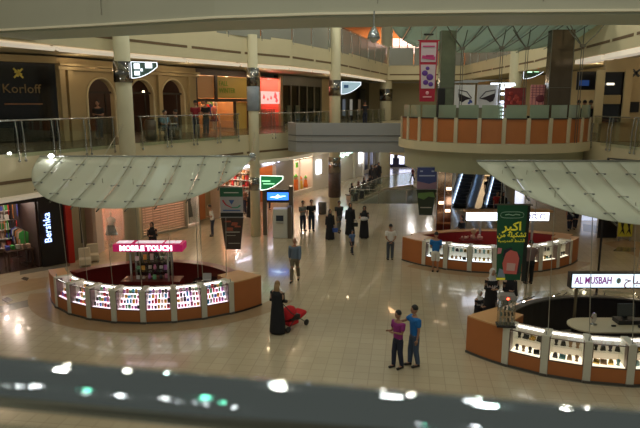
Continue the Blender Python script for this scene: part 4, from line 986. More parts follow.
# ---------------------------------------------------------------- glass canopies
CAN = glass_mat('frosted_canopy', (.75,.85,.80), .06, .25, .78, (.82,.84,.72))
CANT = glass_mat('teal_canopy', (.70,.88,.84), .12, .2, .75, (.56,.66,.60))
def canopy(cx, Yb, zb, hw, depth, drop, n, lab, m, anchors, sag=.25, up=False):
    t = thing('glass_canopy', lab, 'canopy', (cx, Yb, zb))
    def pt(x, s):                          # s 0 at the chord, 1 at the curved front
        D = depth*(max(0, 1-(abs(x)/hw)**2.2))**.6*s
        return Vector((x, -D, -drop*(D/depth)-sag*math.sin(PI*min(1,D/depth))*.5*(1-(x/hw)**2)))
    e = 2*hw/n
    for i in range(n):
        x0, x1 = -hw+i*e+.015, -hw+(i+1)*e-.015; b = MB(); K = 6; vs = []; fs = []
        for a in range(5):
            x = lin(x0, x1, a/4)
            for k in range(K+1):
                p = pt(x, k/K); vs += [p+Vector((0,0,.012)), p-Vector((0,0,.012))]
        W = (K+1)*2
        for a in range(4):
            for k in range(K):
                o = a*W+k*2; fs += [(o,o+2,o+W+2,o+W),(o+1,o+W+1,o+W+3,o+3)]
            fs += [(a*W, a*W+W, a*W+W+1, a*W+1), (a*W+W-2, a*W+W-1, a*W+2*W-1, a*W+2*W-2)]
        for k in range(K): fs += [(k*2,k*2+1,k*2+3,k*2+2),(4*W+k*2,4*W+k*2+2,4*W+k*2+3,4*W+k*2+1)]
        b.add(vs, fs, True); b.build('glass_pane', m, t)
        if i:
            x = -hw+i*e; P = [pt(x, k/6)-Vector((0,0,.10)) for k in range(7)]
            if (P[0]-P[-1]).length > .4:
                b = MB(); b.tube(P, .022, 6); b.build('rib', mat('rib_steel',(.10,.11,.10),.4,.7), t)
            for s in (.2,.55,.88):
                q = pt(x, s)
                if depth*(1-(abs(x)/hw)**2.2)**.6 > 1:
                    b = MB()
                    for dx in (-.11,.11): b.lathe([(.035,-.03),(.035,.04)],q.x+dx,q.y,8); 
                    vz = len(b.v); b.v = [Vector((v.x,v.y,v.z+q.z)) for v in b.v]
                    b.tube([(q.x-.11,q.y,q.z+.035),(q.x+.11,q.y,q.z+.035)],.006,5); b.build('spider_fitting', mat('dull_fitting',(.22,.23,.21),.5,.5), t)
    b = MB(); b.tube([(-hw,0,.02),(hw,0,.02)],.03,6); b.build('edge_rail', STEEL, t)
    for (p, q) in anchors:
        b = MB(); b.tube([Vector(p)-Vector((cx,Yb,zb)), Vector(q)-Vector((cx,Yb,zb))], .011, 5); b.build('tie_cable', mat('cable_steel',(.45,.42,.34),.3,.8), t)
    return t
def cab(c, r, angs, yoff, zt):
    out = []
    for a in angs:
        p = rim(c, r, a); out.append(((p.x,p.y,1.2),(p.x+yoff[0],p.y+yoff[1],zt)))
    return out
LA = [A0+ST_*k for k in range(8)]
canopy(-5.95, 20.5, 5.36, 3.62, 3.75, 1.12, 9, 'frosted glass half-disc canopy over the left phone kiosk', CAN, cab(KL,4.57,LA[1:7],(0,-.3),4.85)+[((-4.3,20.4,1.1),(-4.3,20.4,5.3)),((-3.3,20.35,1.15),(-3.2,20.3,5.3)),((-7.7,23.8,6.4),(-7.4,20.6,5.4)),((-2.35,20.5,5.4),(-3.4,31.7,5.6))])
canopy(8.75, 17.6, 5.48, 4.15, 3.9, 1.15, 10, 'frosted glass half-disc canopy over the front right jewellery kiosk', CAN, [((5.3,17.0,1.15),(5.3,17.0,5.3)),((6.1,15.2,1.2),(6.1,15.4,4.95)),((7.0,14.75,1.2),(7.0,15.2,4.8)),((8.0,14.5,1.2),(8.0,15,4.7)),((6.5,18.2,1.1),(6.5,17.6,5.4)),((10.1,18.6,1.2),(9.9,17.6,5.4))])
t = canopy(8.3, 25.5, 10.75, 5.4, 8.2, .9, 10, 'pale teal glass canopy above the round upper platform', CANT, [], .3)
t.rotation_euler = (0,0,PI)
# stub arms that carry the side canopies from the columns / slab
b = MB(); b.tube([(-2.4,20.5,5.40),(-2.33,20.5,5.40)],.05,6)
tag(MB().ball((0,0,0),.14).build('canopy_knuckle', CHROME, loc=(-2.32,20.5,5.36)), 'chrome ball fitting at the right tip of the left canopy', 'fitting')
tag(MB().ball((0,0,0),.09,.09,.07).build('bright_spotlight', glow('spot_white',(1,1,.95),30), loc=(-9.0,20.1,5.42)), 'small bright white spotlight on the left end of the left canopy', 'spotlight')
t = thing('canopy_mast', 'slim dark pole carrying the front right canopy from the floor', 'pole', (9.9,20.6,0))
b = MB(); b.tube([(0,0,0),(0,0,5.3),(-.2,-3.0,5.45)],.045,8); b.build('pole', DARK, t)
b = MB(); b.lathe([(.14,0),(.14,.03)],n=14); b.build('base_plate', DARK, t)
# ---------------------------------------------------------------- round platform counter
PST = mat('pale_post', (.58,.50,.34), .5)
aP = [183.1+12.9*k for k in range(14)]
for k in range(13):
    pts = arc(*KP, 4.25, aP[k]+.9, aP[k+1]-.9, 4); o = Vector(pts[0])
    t = thing('platform_counter', 'orange counter panel of the round platform', 'counter', (o.x,o.y,Z1+.02))
    t['label'] = ['leftmost','second','third','fourth','fifth','sixth','seventh','eighth','ninth','tenth','eleventh','twelfth','rightmost'][k]+' orange counter panel from the left around the upper platform'
    q = [(x-o.x,y-o.y) for x,y in pts]
    b = MB(); b.strip(q, .12, 0, .98); b.build('panel', WOOD, t)
    b = MB(); b.strip(q, .2, .98, 1.03); b.build('dark_ledge', mat('dark_ledge',(.05,.04,.03),.4), t)
    q2 = [(x,y+.02) for x,y in q]; b = MB(); b.strip(q2, .02, 1.03, 1.56); b.build('frosted_screen', glass_mat('frosted_green',(.6,.7,.6),.08,.2,.55,(.5,.58,.45)), t)
for k in range(14):
    p = rim(KP, 4.28, aP[k]); b = MB(); b.box(0,0,.52,.16,.2,1.04); bev(b.build('platform_post', PST, loc=(p.x,p.y,Z1+.01), rz=radial(KP,aP[k])),.01)
    tag(COL.objects[-1] if False else bpy.data.objects[[o.name for o in COL.objects if o.name.startswith('platform_post')][-1]], 'pale post between the orange panels round the upper platform, %s from left' % ['first','second','third','fourth','fifth','sixth','seventh','eighth','ninth','tenth','eleventh','twelfth','thirteenth','fourteenth'][k], 'post', 'pale posts round the upper platform')
# goods along the dark ledge gap (small sparkling stock at the foot)
# masts with branching struts
MAST = mat('mast_steel', (.16,.15,.12), .4, .7)
for i, (px, Y) in enumerate(((461,26.6),(500,26.3),(525,26.5),(580,25.3))):
    x = XP(px, Y, 8); t = thing('tree_mast', ['left','second','third','right-hand'][i]+' thin branching mast under the teal canopy on the upper platform', 'mast', (x,Y,Z1+.01))
    b = MB(); b.tube([(-.04,0,0),(-.04,0,4.0)],.016,6); b.tube([(.05,0,0),(.05,0,4.0)],.016,6); b.build('twin_rod', MAST, t)
    b = MB()
    for dx, dy in ((-.75,-.3),(.75,-.3),(-.35,.9),(.4,.9)): b.tube([(0,0,3.9),(dx*.6,dy*.6,4.4),(dx,dy,4.85-.05*abs(dy))],.022,6)
    b.build('branch', MAST, t)
    b = MB(); b.box(0,0,3.95,.2,.12,.12); b.build('node', MAST, t)
for i, (px, wd, Y, m, lab) in enumerate(((446,.62,26.9,mat('green_smoke_glass',(.16,.18,.12),.15,.3,var=.3,vscale=3),'olive mirrored square pillar left on the upper platform'),
        (558,.95,26.6,mat('brown_mirror',(.10,.075,.05),.12,.5,var=.3,vscale=2),'dark mirrored square pillar right on the upper platform'))):
    x = XP(px, Y, 8); t = thing('platform_pillar', lab, 'pillar', (x,Y,Z1+.01))
    b = MB(); b.box(0,0,2.35,wd,.5,4.7); b.build('cladding', m, t)
    b = MB()
    for s in (-1,1): b.box(s*wd/2,-.25,2.35,.03,.03,4.7)
    b.box(0,-.255,2.3,wd,.02,.03); b.build('edge_strip', MAST, t)
# posters / light boxes standing on the platform
def plat(px0,px1,y0,y1,Y,name,m,lab,cat,back=True):
    a = AT(px0,y0,Y); c = AT(px1,y1,Y); wd = c.x-a.x; h = a.z-Z1
    t = thing(name, lab, cat, ((a.x+c.x)/2, Y, Z1+.01))
    z0 = c.z-Z1; b = MB(); b.box(0,0,(h+z0)/2,wd,.08,h-z0); b.build('picture', m, t)
    b = MB(); b.box(0,.02,z0/2,wd*.9,.06,z0); b.build('stand', mat('olive_stand',(.22,.22,.15),.5), t)
    return t, wd, z0, h
PGREY = mat('poster_grey',(.42,.41,.40),.5,emit=(.42,.41,.40),es=.12)
GLS = mat('eyewear_dark',(.03,.02,.03),.4)
def eyewear(t, wd, z0, h, f):
    zc = (z0+h)/2; b = MB()
    b.vprism([(x*wd*f, zc+z*(h-z0)) for x, z in ((-.38,-.1),(-.1,-.02),(.3,.12),(.36,.02),(.28,-.2),(.12,-.26),(-.05,-.16))],-.06,-.045)
    b.tube([(-.38*wd*f,-.06,zc-.08*(h-z0)),(-.1*wd*f,-.06,zc+.2*(h-z0)),(.36*wd*f,-.06,zc+.28*(h-z0)),(.34*wd*f,-.06,zc+.06*(h-z0))],.02,6)
    b.build('eyewear_print', GLS, t)
a = plat(455,474,85,108,27.6,'eyewear_poster',mat('poster_pale',(.60,.58,.54),.5,emit=(.6,.58,.54),es=.12),'pale eyewear poster left of the grey one on the upper platform','poster'); eyewear(*a,-.9)
b = MB(); 
for (x,z) in ((.2,1.9),(.28,1.7),(.3,1.95),(.25,2.0)): b.box(x,-.06,z-.25,.09,.02,.1)
b.build('blue_print', mat('poster_blue',(.08,.12,.45),.5), a[0])
a = plat(477.5,497,85,108,27.6,'eyewear_poster',PGREY,'grey poster with large dark eyewear on the upper platform','poster'); eyewear(*a,1)
a = plat(505,525,88,108,27.6,'floral_poster',mat('poster_wine',(.16,.02,.02),.5,var=.8,vscale=5,emit=(.2,.02,.02),es=.1),'dark wine-red patterned poster on the upper platform','poster')
b = MB(); random.seed(9)
for i in range(9): b.ball((random.uniform(-.3,.3)*a[1],-.05,lin(a[2],a[3],random.uniform(.2,.8))),.09,.02,.09,8,5)
b.build('rose_print', mat('rose_print',(.40,.05,.04),.6), a[0])
a = plat(531,547,85,105,27.6,'plaid_poster',mat('poster_rose',(.50,.20,.17),.5,emit=(.5,.2,.17),es=.12),'pink checked poster beside the dark mirrored pillar','poster')
b = MB()
for i in range(5): b.box(0,-.05,lin(a[2],a[3],.35+.13*i),a[1],.02,.02); b.box(a[1]*(-.4+.2*i),-.05,(a[2]+a[3])/2,.02,.02,a[3]-a[2])
b.build('check_lines', mat('plaid_line',(.15,.04,.07),.5), a[0])
b = MB(); b.ball((.05,-.05,lin(a[2],a[3],.3)),.22,.02,.16); b.build('dark_print', mat('plum_print',(.2,.04,.06),.5), a[0])
t = thing('light_column', 'narrow white lit ladder-like display column between the posters', 'light column', (XP(500.5,27.4,6.5),27.4,Z1+.01))
for s in (-1,1):
    b = MB(); b.box(s*.11,0,1.25,.03,.12,2.5); b.build('upright', STEEL, t)
for i in range(12):
    b = MB(); b.box(0,0,.16+i*.17 if i<10 else 2.05+(i-10)*.25,.18,.1,.095); b.build('lit_rung', glow('lit_rung',(.75,.82,1),5), t)
t = thing('wing_sign', 'white glowing arrow-shaped sign above the posters', 'sign', (XP(503,30,7.9),30,0))
b = MB(); b.vprism([(-.6,8.12),(.55,8.12),(.6,8.0),(.2,7.85),(-.1,7.78),(-.6,7.98)],-.06,.06); b.build('sign_face', glow('soft_white_face',(.8,.9,1),2.2), t)
wing_sign((13.2+.45, 41.3, 9.15), 0, 1.55, .85, 'wing sign with green and white lit marks on the right column', LW, mat('teal_face',(.12,.2,.18),.4), [(.4,.1,.3,.2),(.85,.12,.3,.18),(1.25,.15,.2,.12)], glow('green_mark',(.5,1,.6),3))
t = thing('speaker_stand', 'tall black loudspeaker on the left of the upper platform', 'loudspeaker', (XP(440.5,26.2,7),26.2,Z1+.01))
b = MB(); b.box(0,0,1.65,.32,.3,1.25); bev(b.build('cabinet', DARK, t),.04)
b = MB(); b.tube([(0,0,0),(0,0,1.05)],.03,8); b.lathe([(.2,0),(.2,.03)],n=14); b.build('stand', DARK, t)
random.seed(17)
for i in range(6):
    px = 456+i*20; Y = 25.75+.0*i; x = XP(px, Y+.1, 6.7)
    t = thing('cafe_chair', 'dark chair behind the orange counter on the upper platform', 'chair', (x, 28.6, Z1+.01), random.uniform(-.5,.5), 'dark chairs on the upper platform')
    b = MB(); b.box(0,0,.45,.42,.42,.05); b.build('seat', DARK, t)
    b = MB(); b.box(0,.2,.8,.4,.04,.5); b.build('backrest', DARK, t)
    for sx in (-1,1):
        for sy in (-1,1):
            b = MB(); b.box(sx*.18,sy*.18,.215,.035,.035,.43); b.build('leg', DARK, t)
# ---------------------------------------------------------------- banners
def banner(name, x, Y, ztop, w, h, taper, m, lab, frame=None, top=None):
    t = thing(name, lab, 'banner', (x, Y, ztop))
    b = MB(); b.vprism([(-w/2,0),(w/2,0),(w/2-taper,-h),(-w/2+taper,-h)],-.015,.015); b.build('cloth', m, t)
    b = MB(); b.tube([(-w/2-.06,0,.02),(w/2+.06,0,.02)],.022,6); b.build('rod', frame or STEEL, t)
    if top:
        for s in (-1,1):
            b = MB(); b.tube([(s*w*.4,0,.02),(s*w*.4,0,top)],.008,5); b.build('hanging_wire', MATS['cable_steel'], t)
    return t
# green banner
gx = XP(510.5,16.75,3.3)
t = banner('hanging_banner', gx, 16.75, 4.33, .86, 2.2, .09, mat('banner_green',(.010,.10,.045),.6), 'tall green banner with yellow Arabic lettering hanging from the right canopy', MAST, 1.0)
YEL = mat('yellow_letter',(.80,.72,.05),.5,emit=(.8,.7,.05),es=.15)
text('heading_letters','\uFEAE\uFE92\uFEDB\u0627',YEL,.34,t,(.02,-.02,-.62),(PI/2,0,0),.004,sx=1.15,bold=.008)
text('second_line','\uFEE6\uFEE3 \uFE94\uFEE0\uFEF4\uFEDC\uFEB8\uFE97',YEL,.19,t,(.02,-.02,-.86),(PI/2,0,0),.004,bold=.004)
text('third_line','\uFE94\uFEF4\uFEB3\uFEAD\uFEAA\uFEE4\uFEDF\u0627 \uFEC2\uFEE8\uFEB8\uFEDF\u0627',YEL,.12,t,(.02,-.02,-1.03),(PI/2,0,0),.004)
b = MB(); P=[(.33*math.copysign(abs(math.cos(a))**.6,math.cos(a)),-.28+.09*math.copysign(abs(math.sin(a))**.6,math.sin(a))) for a in [2*PI*k/24 for k in range(25)]]
b.tube([(x,-.02,z) for x,z in P],.008,5); b.build('oval_outline', mat('pale_mint',(.45,.7,.55),.5), t)
b = MB(); b.tube([(-.2,-.02,-.28),(-.1,-.02,-.26),(.02,-.02,-.29),(.1,-.02,-.26),(.22,-.02,-.28)],.015,5); b.build('logo_stroke', MATS['pale_mint'], t)
bag = MB(); bag.vprism([(-.15,-2.0),(.22,-2.02),(.27,-1.55),(.2,-1.36),(.0,-1.3),(-.12,-1.4),(-.2,-1.7)],-.035,-.015); bp = bag.build('bag_print', mat('bag_salmon',(.75,.16,.14),.5), t)
b = MB(); b.vprism([(-.08,-1.9),(.15,-1.92),(.17,-1.7),(-.08,-1.68)],-.05,-.036); b.build('pocket_print', mat('bag_light',(.75,.45,.42),.5), bp)
b = MB(); b.vprism([(.12,-2.0),(.3,-2.0),(.3,-1.45),(.22,-1.4)],-.034,-.016); b.vprism([(-.22,-1.55),(-.17,-1.3),(.05,-1.22),(.05,-1.28),(-.1,-1.36)],-.034,-.016); b.build('strap_print', mat('bag_dark',(.03,.03,.05),.5), t)
b = MB(); b.vprism([(-.36,-1.42),(-.26,-1.4),(-.24,-1.25),(-.36,-1.24)],-.03,-.016); b.build('card_print', mat('pink_card',(.75,.25,.28),.5), t)
b = MB(); b.vprism([(-.33,-2.1),(-.1,-2.12),(-.15,-1.9),(-.28,-1.85)],-.03,-.016); b.build('blue_print', mat('grey_blue_print',(.25,.33,.42),.5), t)
b = MB(); b.vprism([(-.35,-2.19),(-.1,-2.19),(-.1,-2.13),(-.35,-2.13)],-.03,-.016); b.build('yellow_print', YEL, t)
t2 = banner('hanging_banner', gx+.5, 16.95, 4.28, .16, 2.25, .03, mat('banner_dark',(.02,.025,.02),.6), 'narrow dark banner edge right beside the green banner', MAST, 1.0)
# left two-tier banner
bxx = XP(232,20.3,3.3)
t = banner('hanging_banner', bxx, 20.3, 4.32, .78, 1.0, .0, mat('banner_white',(.50,.47,.50),.6), 'green and white banner with red swoosh under the left canopy', STEEL, .95)
b = MB(); b.vprism([(-.39,0),(.39,0),(.39,-.30),(-.39,-.30)],-.03,-.016); b.build('green_band', mat('band_green',(.03,.14,.08),.6), t)
b = MB(); b.vprism([(-.39,-1.0),(.39,-1.0),(.39,-.86),(-.39,-.86)],-.03,-.016); b.build('dark_band', DARK, t)
b = MB(); b.tube([(-.3,-.03,-.42),(-.2,-.03,-.58),(0,-.03,-.68)],.03,6,.015); b.build('red_swoosh', mat('swoosh_red',(.6,.03,.05),.5), t)
b = MB(); b.tube([(0,-.03,-.68),(.2,-.03,-.68),(.3,-.03,-.6)],.015,6,.03); b.build('green_swoosh', mat('swoosh_green',(.05,.35,.2),.5), t)
b = MB(); b.vprism([(-.1,-.42),(.1,-.42),(.0,-.58)],-.03,-.016); b.box(0,-.02,-.78,.6,.02,.04); b.build('blue_mark', mat('swoosh_blue',(.06,.12,.35),.5), t)
b = MB(); b.box(0,-.03,-.16,.5,.02,.03); b.build('white_line', WHITE, t)
t = banner('hanging_banner', bxx, 20.35, 3.27, .78, 1.12, .13, mat('banner_brown',(.055,.03,.022),.5), 'dark brown banner with small orange marks below the green and white one', STEEL, None)
random.seed(14); b = MB()
for i in range(6): b.vprism([(x0:=random.uniform(-.3,.1),z0:=-.1-i*.06),(x0+.2,z0),(x0+.22,z0-.05),(x0,z0-.05)],-.03,-.016)
b.build('red_print', mat('rust_print',(.45,.10,.05),.5), t)
b = MB(); b.box(0,-.02,-.5,.5,.02,.03); b.box(-.05,-.02,-.62,.3,.02,.02); b.box(.05,-.02,-.9,.4,.02,.02); b.build('pale_print', mat('pale_print',(.5,.45,.38),.5), t)
# middle kiosk banner
mx = XP(426.5,26.3,3.3)
t = banner('hanging_banner', mx, 26.3, 4.37, .86, .95, .0, mat('banner_blue',(.055,.075,.24),.6), 'blue banner with white lettering left of the amber mirrored pillar', STEEL, .75)
b = MB(); b.vprism([(-.43,-.95),(.43,-.95),(.43,-.62),(.1,-.72),(-.43,-.6)],-.03,-.016); b.build('mauve_print', mat('mauve_print',(.30,.18,.25),.6), t)
b = MB(); b.box(0,-.02,-.36,.7,.02,.05); b.box(-.25,-.02,-.16,.12,.02,.06); b.box(.25,-.02,-.16,.12,.02,.06); b.build('white_print', mat('white_print',(.45,.5,.7),.5), t)
t = banner('hanging_banner', mx, 26.35, 3.38, .86, 1.15, .14, mat('banner_dkgreen',(.03,.04,.02),.6), 'dark green tapering banner below the blue one', STEEL, None)
b = MB(); b.vprism([(-.35,-.15),(.3,-.1),(.4,-.35),(.1,-.3),(-.1,-.45),(-.38,-.35)],-.03,-.016); b.build('green_print', mat('olive_print',(.12,.22,.06),.6), t)
b = MB(); b.box(0,-.02,-.8,.5,.02,.04); b.build('pale_print', MATS['pale_print'], t)
# red banner above
rx = XP(428,23.8,8.5); zt = AT(428,41,23.8).z
t = banner('hanging_banner', rx, 23.8, zt, .72, 2.28, .07, mat('banner_red',(.42,.012,.04),.55), 'red tapering banner with white picture panels hanging near the top centre', MATS['banner_red'] if 'banner_red' in MATS else None, .8)
b = MB(); b.vprism([(-.29,-.06),(.29,-.06),(.29,-.78),(-.29,-.78)],-.03,-.016); p1 = b.build('upper_panel', mat('pink_white',(.62,.50,.55),.5), t)
b = MB(); b.box(0,-.04,-.2,.46,.02,.05); b.box(0,-.04,-.62,.5,.02,.12,0,0,.1); b.box(.05,-.04,-.55,.3,.02,.06); b.build('magenta_marks', mat('magenta_marks',(.55,.05,.2),.5), p1)
b = MB(); b.vprism([(-.29,-.88),(.29,-.88),(.27,-1.78),(-.25,-1.78)],-.03,-.016); p1 = b.build('lower_panel', MATS['pink_white'], t)
b = MB()
for x,z,r in ((-.12,-1.2,.12),(.08,-1.35,.14),(-.08,-1.55,.11),(.12,-1.62,.1),(-.02,-1.02,.08)): b.ball((x,-.035,z),r,.012,r*.9,10,5)
b.build('purple_shapes', mat('purple_shape',(.13,.04,.30),.5), p1)
b = MB(); b.ball((0,-.02,-1.95),.07,.015,.07,10,5); b.box(0,-.02,-2.1,.34,.02,.05); b.build('pale_mark', mat('pinkish_mark',(.8,.4,.45),.5), t)
tag(MB().box(0,0,0,.36,.12,.06).build('lamp_bar', DARK, loc=(rx,23.9,zt+.25)), 'short black lamp bar just above the red banner', 'lamp')
# hanging lantern shape near top centre
t = thing('hanging_spotlight', 'small chrome spotlight hanging in front of the near bridge', 'spotlight', (XP(374,14.7,9.0),14.7,9.3))
b = MB(); b.tube([(0,0,0),(0,0,-.35)],.02,6); b.build('stem', CHROME, t)
b = MB(); b.lathe([(.04,-.35),(.12,-.5),(.16,-.62),(.05,-.72)],n=12); b.build('lamp_head', CHROME, t)
# ---------------------------------------------------------------- hand rail right in front of the camera
d0, d1 = ray(0,382), ray(640,441)
zr = CAMH-.40; p0 = Vector((0,0,CAMH))+d0*((zr-CAMH)/d0.z); p1 = Vector((0,0,CAMH))+d1*((zr-CAMH)/d1.z)
dd = (p1-p0); p0 -= dd*.5; p1 += dd*.5; m = (p0+p1)/2
t = thing('hand_rail', 'thick out-of-focus polished steel hand rail across the bottom foreground', 'hand rail', m)
b = MB(); b.tube([p0-m, p0+(p1-p0)*.5-m, p1-m], .036, 64); b.build('rail_tube', mat('polished_rail',(.42,.48,.52),.04,1.0), t)
b = MB(); b.box(0,0,-.62,(p1-p0).length,.014,1.1,math.atan2(dd.y,dd.x)); b.build('glass_panel', glass_mat('near_glass',(.94,.96,.95),.02), t)
b = MB(); q0 = p0+Vector((.03,-.02,0)); b.prism([(p0.x-.5,p0.y-.1),(p1.x+.5,p1.y-.1),(p1.x+.5,-6),(p0.x-.5,-6)], 4.9, Z1); structure(b.build('floor_viewing', WALKF))
# ================================================================= people
SKIN = mat('skin', (.36,.19,.12), .55); SKIN2 = mat('skin_light', (.48,.28,.19), .55)
HAIRB = mat('black_hair', (.012,.010,.010), .6); HAIRG = mat('light_brown_hair', (.32,.19,.09), .6); SHOE = mat('dark_shoe', (.02,.015,.012), .5)
BLK = mat('black_robe', (.010,.010,.014), .8, bump=.2, vscale=12)
def skin_mesh(edges, pts, rad, root, sub=2, name='b'):
    me = bpy.data.meshes.new(name); me.from_pydata([tuple(p) for p in pts], edges, [])
    o = bpy.data.objects.new(name, me); COL.objects.link(o)
    m = o.modifiers.new('skin', 'SKIN'); m.use_smooth_shade = True
    for i, v in enumerate(me.skin_vertices[0].data):
        r = rad[i]; v.radius = r if isinstance(r, tuple) else (r, r); v.use_root = (i == root)
    s = o.modifiers.new('sub', 'SUBSURF'); s.levels = sub; s.render_levels = sub
    dg = bpy.context.evaluated_depsgraph_get(); out = bpy.data.meshes.new_from_object(o.evaluated_get(dg))
    bpy.data.objects.remove(o); bpy.data.meshes.remove(me)
    return out
def mesh_to_mb(b, me, M=None):
    vs = [v.co.copy() for v in me.vertices]
    if M: vs = [M @ v for v in vs]
    b.add(vs, [tuple(p.vertices) for p in me.polygons], True); bpy.data.meshes.remove(me)
def person(label, x, y, face, H=1.72, pose='stand', arms=('down','down'), top=None, low=None, skin=SKIN, hair='short', hm=None,
           robe=None, scarf=None, shorts=False, sleeves='short', z=0.0, group=None, shoe=SHOE, build=1.14, lean=0.0):
    """face: direction the figure looks at, in degrees (0 = +x, 270 = towards the camera)"""
    S = H/1.75; t = thing('person', label, 'person', (x,y,z), math.radians(face+90), group); t.scale = (S,S,S)
    # joints, figure looks along -y
    sit = pose == 'sit'; hipz = .50 if sit else .93; wk = .22 if pose == 'walk' else (.05 if pose == 'step' else 0)
    w = build
    P = {'pel':(0,.02,hipz), 'wai':(0,.02,hipz+.17), 'che':(0,.0+lean*.4,hipz+.38), 'sho':(0,.015+lean*.6,hipz+.50), 'nec':(0,.01+lean*.75,hipz+.57), 'hea':(0,-.005+lean,hipz+.63)}
    for s, n in ((-1,'L'),(1,'R')):
        f = (-wk if n == 'L' else wk)
        if sit:
            P['hip'+n]=(s*.09,.0,hipz-.02); P['kne'+n]=(s*.12,-.42,hipz); P['ank'+n]=(s*.12,-.42,.09); P['toe'+n]=(s*.13,-.57,.035)
        else:
            P['hip'+n]=(s*.09,.02,hipz-.06); P['kne'+n]=(s*.10,f*.55-.01,.50); P['ank'+n]=(s*.10,f+(.05 if f>0 else 0),.09+(.05 if f>.1 else 0)); P['toe'+n]=(s*.12,f-.13,.035)
        P['shl'+n]=(s*.165*w,.015+lean*.55,hipz+.475)
        a = arms[0 if n=='L' else 1]; X=s; zz=hipz+.475
        T = {'down':((X*.22,.03,zz-.28),(X*.235,-.03,zz-.54)), 'back':((X*.24,.10,zz-.27),(X*.05,.15,zz-.46)),
             'front':((X*.22,.0,zz-.28),(X*.08,-.20,zz-.26)), 'hold':((X*.21,-.02,zz-.27),(X*.10,-.26,zz-.20)),
             'swingf':((X*.21,-.06,zz-.27),(X*.22,-.20,zz-.50)), 'swingb':((X*.22,.12,zz-.26),(X*.23,.12,zz-.52)),
             'push':((X*.22,.02,zz-.27),(X*.19,-.28,zz-.38)), 'reach':((X*.26,-.16,zz-.12),(X*.16,-.40,zz-.08)), 'face':((X*.20,-.1,zz-.24),(X*.07,-.20,zz+.0)),
             'shoulder':((X*.34,-.10,zz-.10),(X*.55,-.15,zz-.03))}[a]
        P['elb'+n], P['wri'+n] = T
    names = list(P); idx = {k:i for i,k in enumerate(names)}
    R = {'pel':(.115*w,.085),'wai':(.125*w,.088*w),'che':(.148*w,.10),'sho':(.10,.075),'nec':.052,'hea':.055}
    for n in 'LR': R.update({'hip'+n:.088,'kne'+n:.056,'ank'+n:.036,'toe'+n:.034,'shl'+n:.06,'elb'+n:.040,'wri'+n:.027})
    E_ = [('pel','wai'),('wai','che'),('che','sho'),('sho','nec'),('nec','hea')]
    for n in 'LR': E_ += [('pel','hip'+n),('hip'+n,'kne'+n),('kne'+n,'ank'+n),('ank'+n,'toe'+n),('sho','shl'+n),('shl'+n,'elb'+n),('elb'+n,'wri'+n)]
    body = MB()
    mesh_to_mb(body, skin_mesh([(idx[a],idx[b]) for a,b in E_], [P[k] for k in names], [R[k] for k in names], 0, 2))
    hc = Vector(P['hea'])+Vector((0,-.01,.118))
    body.ball(hc, .084,.104,.125, 14, 10); body.ball(hc+Vector((0,-.02,-.06)), .056,.07,.06, 10, 6)
    body.add([hc+Vector(v) for v in ((-.014,-.09,-.03),(.014,-.09,-.03),(0,-.122,-.03),(0,-.09,.02),(0,-.088,-.045))], [(0,2,3),(2,1,3),(0,4,2),(4,1,2)], True)
    for s in (-1,1): body.ball(hc+Vector((s*.078,.005,-.01)), .012,.022,.032, 6, 4)
    # hands: palm, four fingers, thumb
    for n, s in (('L',-1),('R',1)):
        wv = Vector(P['wri'+n]); d = (wv-Vector(P['elb'+n])).normalized(); u = Vector((0,1,0))-d*d.y
        u = (u if u.length > .2 else Vector((0,0,1))-d*d.z).normalized(); v = d.cross(u)
        c = wv+d*.05; body.M = Matrix.Translation(c) @ Matrix((u,v,d)).transposed().to_4x4(); body.ball((0,0,0), .04,.02,.055, 8, 5); body.M = Matrix.Identity(4)
        for k, (o_, L) in enumerate(((-.028,.06),(-.009,.075),(.010,.07),(.028,.055))):
            a = c+u*o_+d*.04; body.tube([a, a+d*L*.55-v*s*.004, a+d*L*.9-v*s*.02, a+d*L-v*s*.032], .0095, 5, .007)
        a = c-u*.032-d*.015; body.tube([a, a-u*.03+d*.025, a-u*.035+d*.055], .011, 5, .008)
    body.build('body', skin, t)
    e = MB()
    for s in (-1,1): e.ball(hc+Vector((s*.03,-.09,.0)), .012,.008,.008, 6, 4)
    e.build('eyes', mat('eye_dark',(.02,.015,.01),.3), t)
    e = MB(); e.ball(hc+Vector((0,-.088,-.065)), .024,.01,.007, 8, 4); e.build('mouth', mat('lips',(.30,.09,.07),.5), t)
    def chain(keys, edges, gr, root, nm, m, extra=0):
        pts = [P[k] if isinstance(k, str) else k for k in keys]
        return None
    def sub(keys, edges, grow, rootk, nm, m, ends=None):
        pts = [Vector((ends or {}).get(k, P[k])) for k in keys]; rr = []
        for k in keys:
            r = R[k]; r = r if isinstance(r, tuple) else (r, r); rr.append((r[0]+grow, r[1]+grow))
        ii = {k:i for i,k in enumerate(keys)}; b = MB()
        mesh_to_mb(b, skin_mesh([(ii[a],ii[b_]) for a,b_ in edges], pts, rr, ii[rootk], 2)); return b.build(nm, m, t)
    lerp = lambda a, b_, k: Vector(P[a]).lerp(Vector(P[b_]), k)
    if robe:
        b = MB()
        if sit: b.lathe([(.17,hipz-.12),(.2,hipz+.0),(.16,hipz+.2),(.18,hipz+.36),(.17,hipz+.46),(.07,hipz+.53)],0,.01,16,1,.75); b.box(0,-.24,hipz-.02,.38,.5,.22); b.box(0,-.44,.28,.38,.16,.52)
        else: b.lathe([(.27,.04),(.275,.12),(.245,.5),(.215,.85),(.19,1.08),(.205,1.3),(.205,1.38),(.13,1.45),(.07,1.50)],0,.02,20,1,.82)
        b.build('robe', robe, t)
        for n in 'LR':
            sl = MB(); sl.tube([lerp('shl'+n,'sho',.15), P['shl'+n], P['elb'+n], lerp('elb'+n,'wri'+n,.9)], .068, 10, .06); sl.build('sleeve', robe, t)
    else:
        keys = ['pel','wai','che','sho','shlL','shlR','elbL','elbR']; ed = [('pel','wai'),('wai','che'),('che','sho'),('sho','shlL'),('sho','shlR'),('shlL','elbL'),('shlR','elbR')]
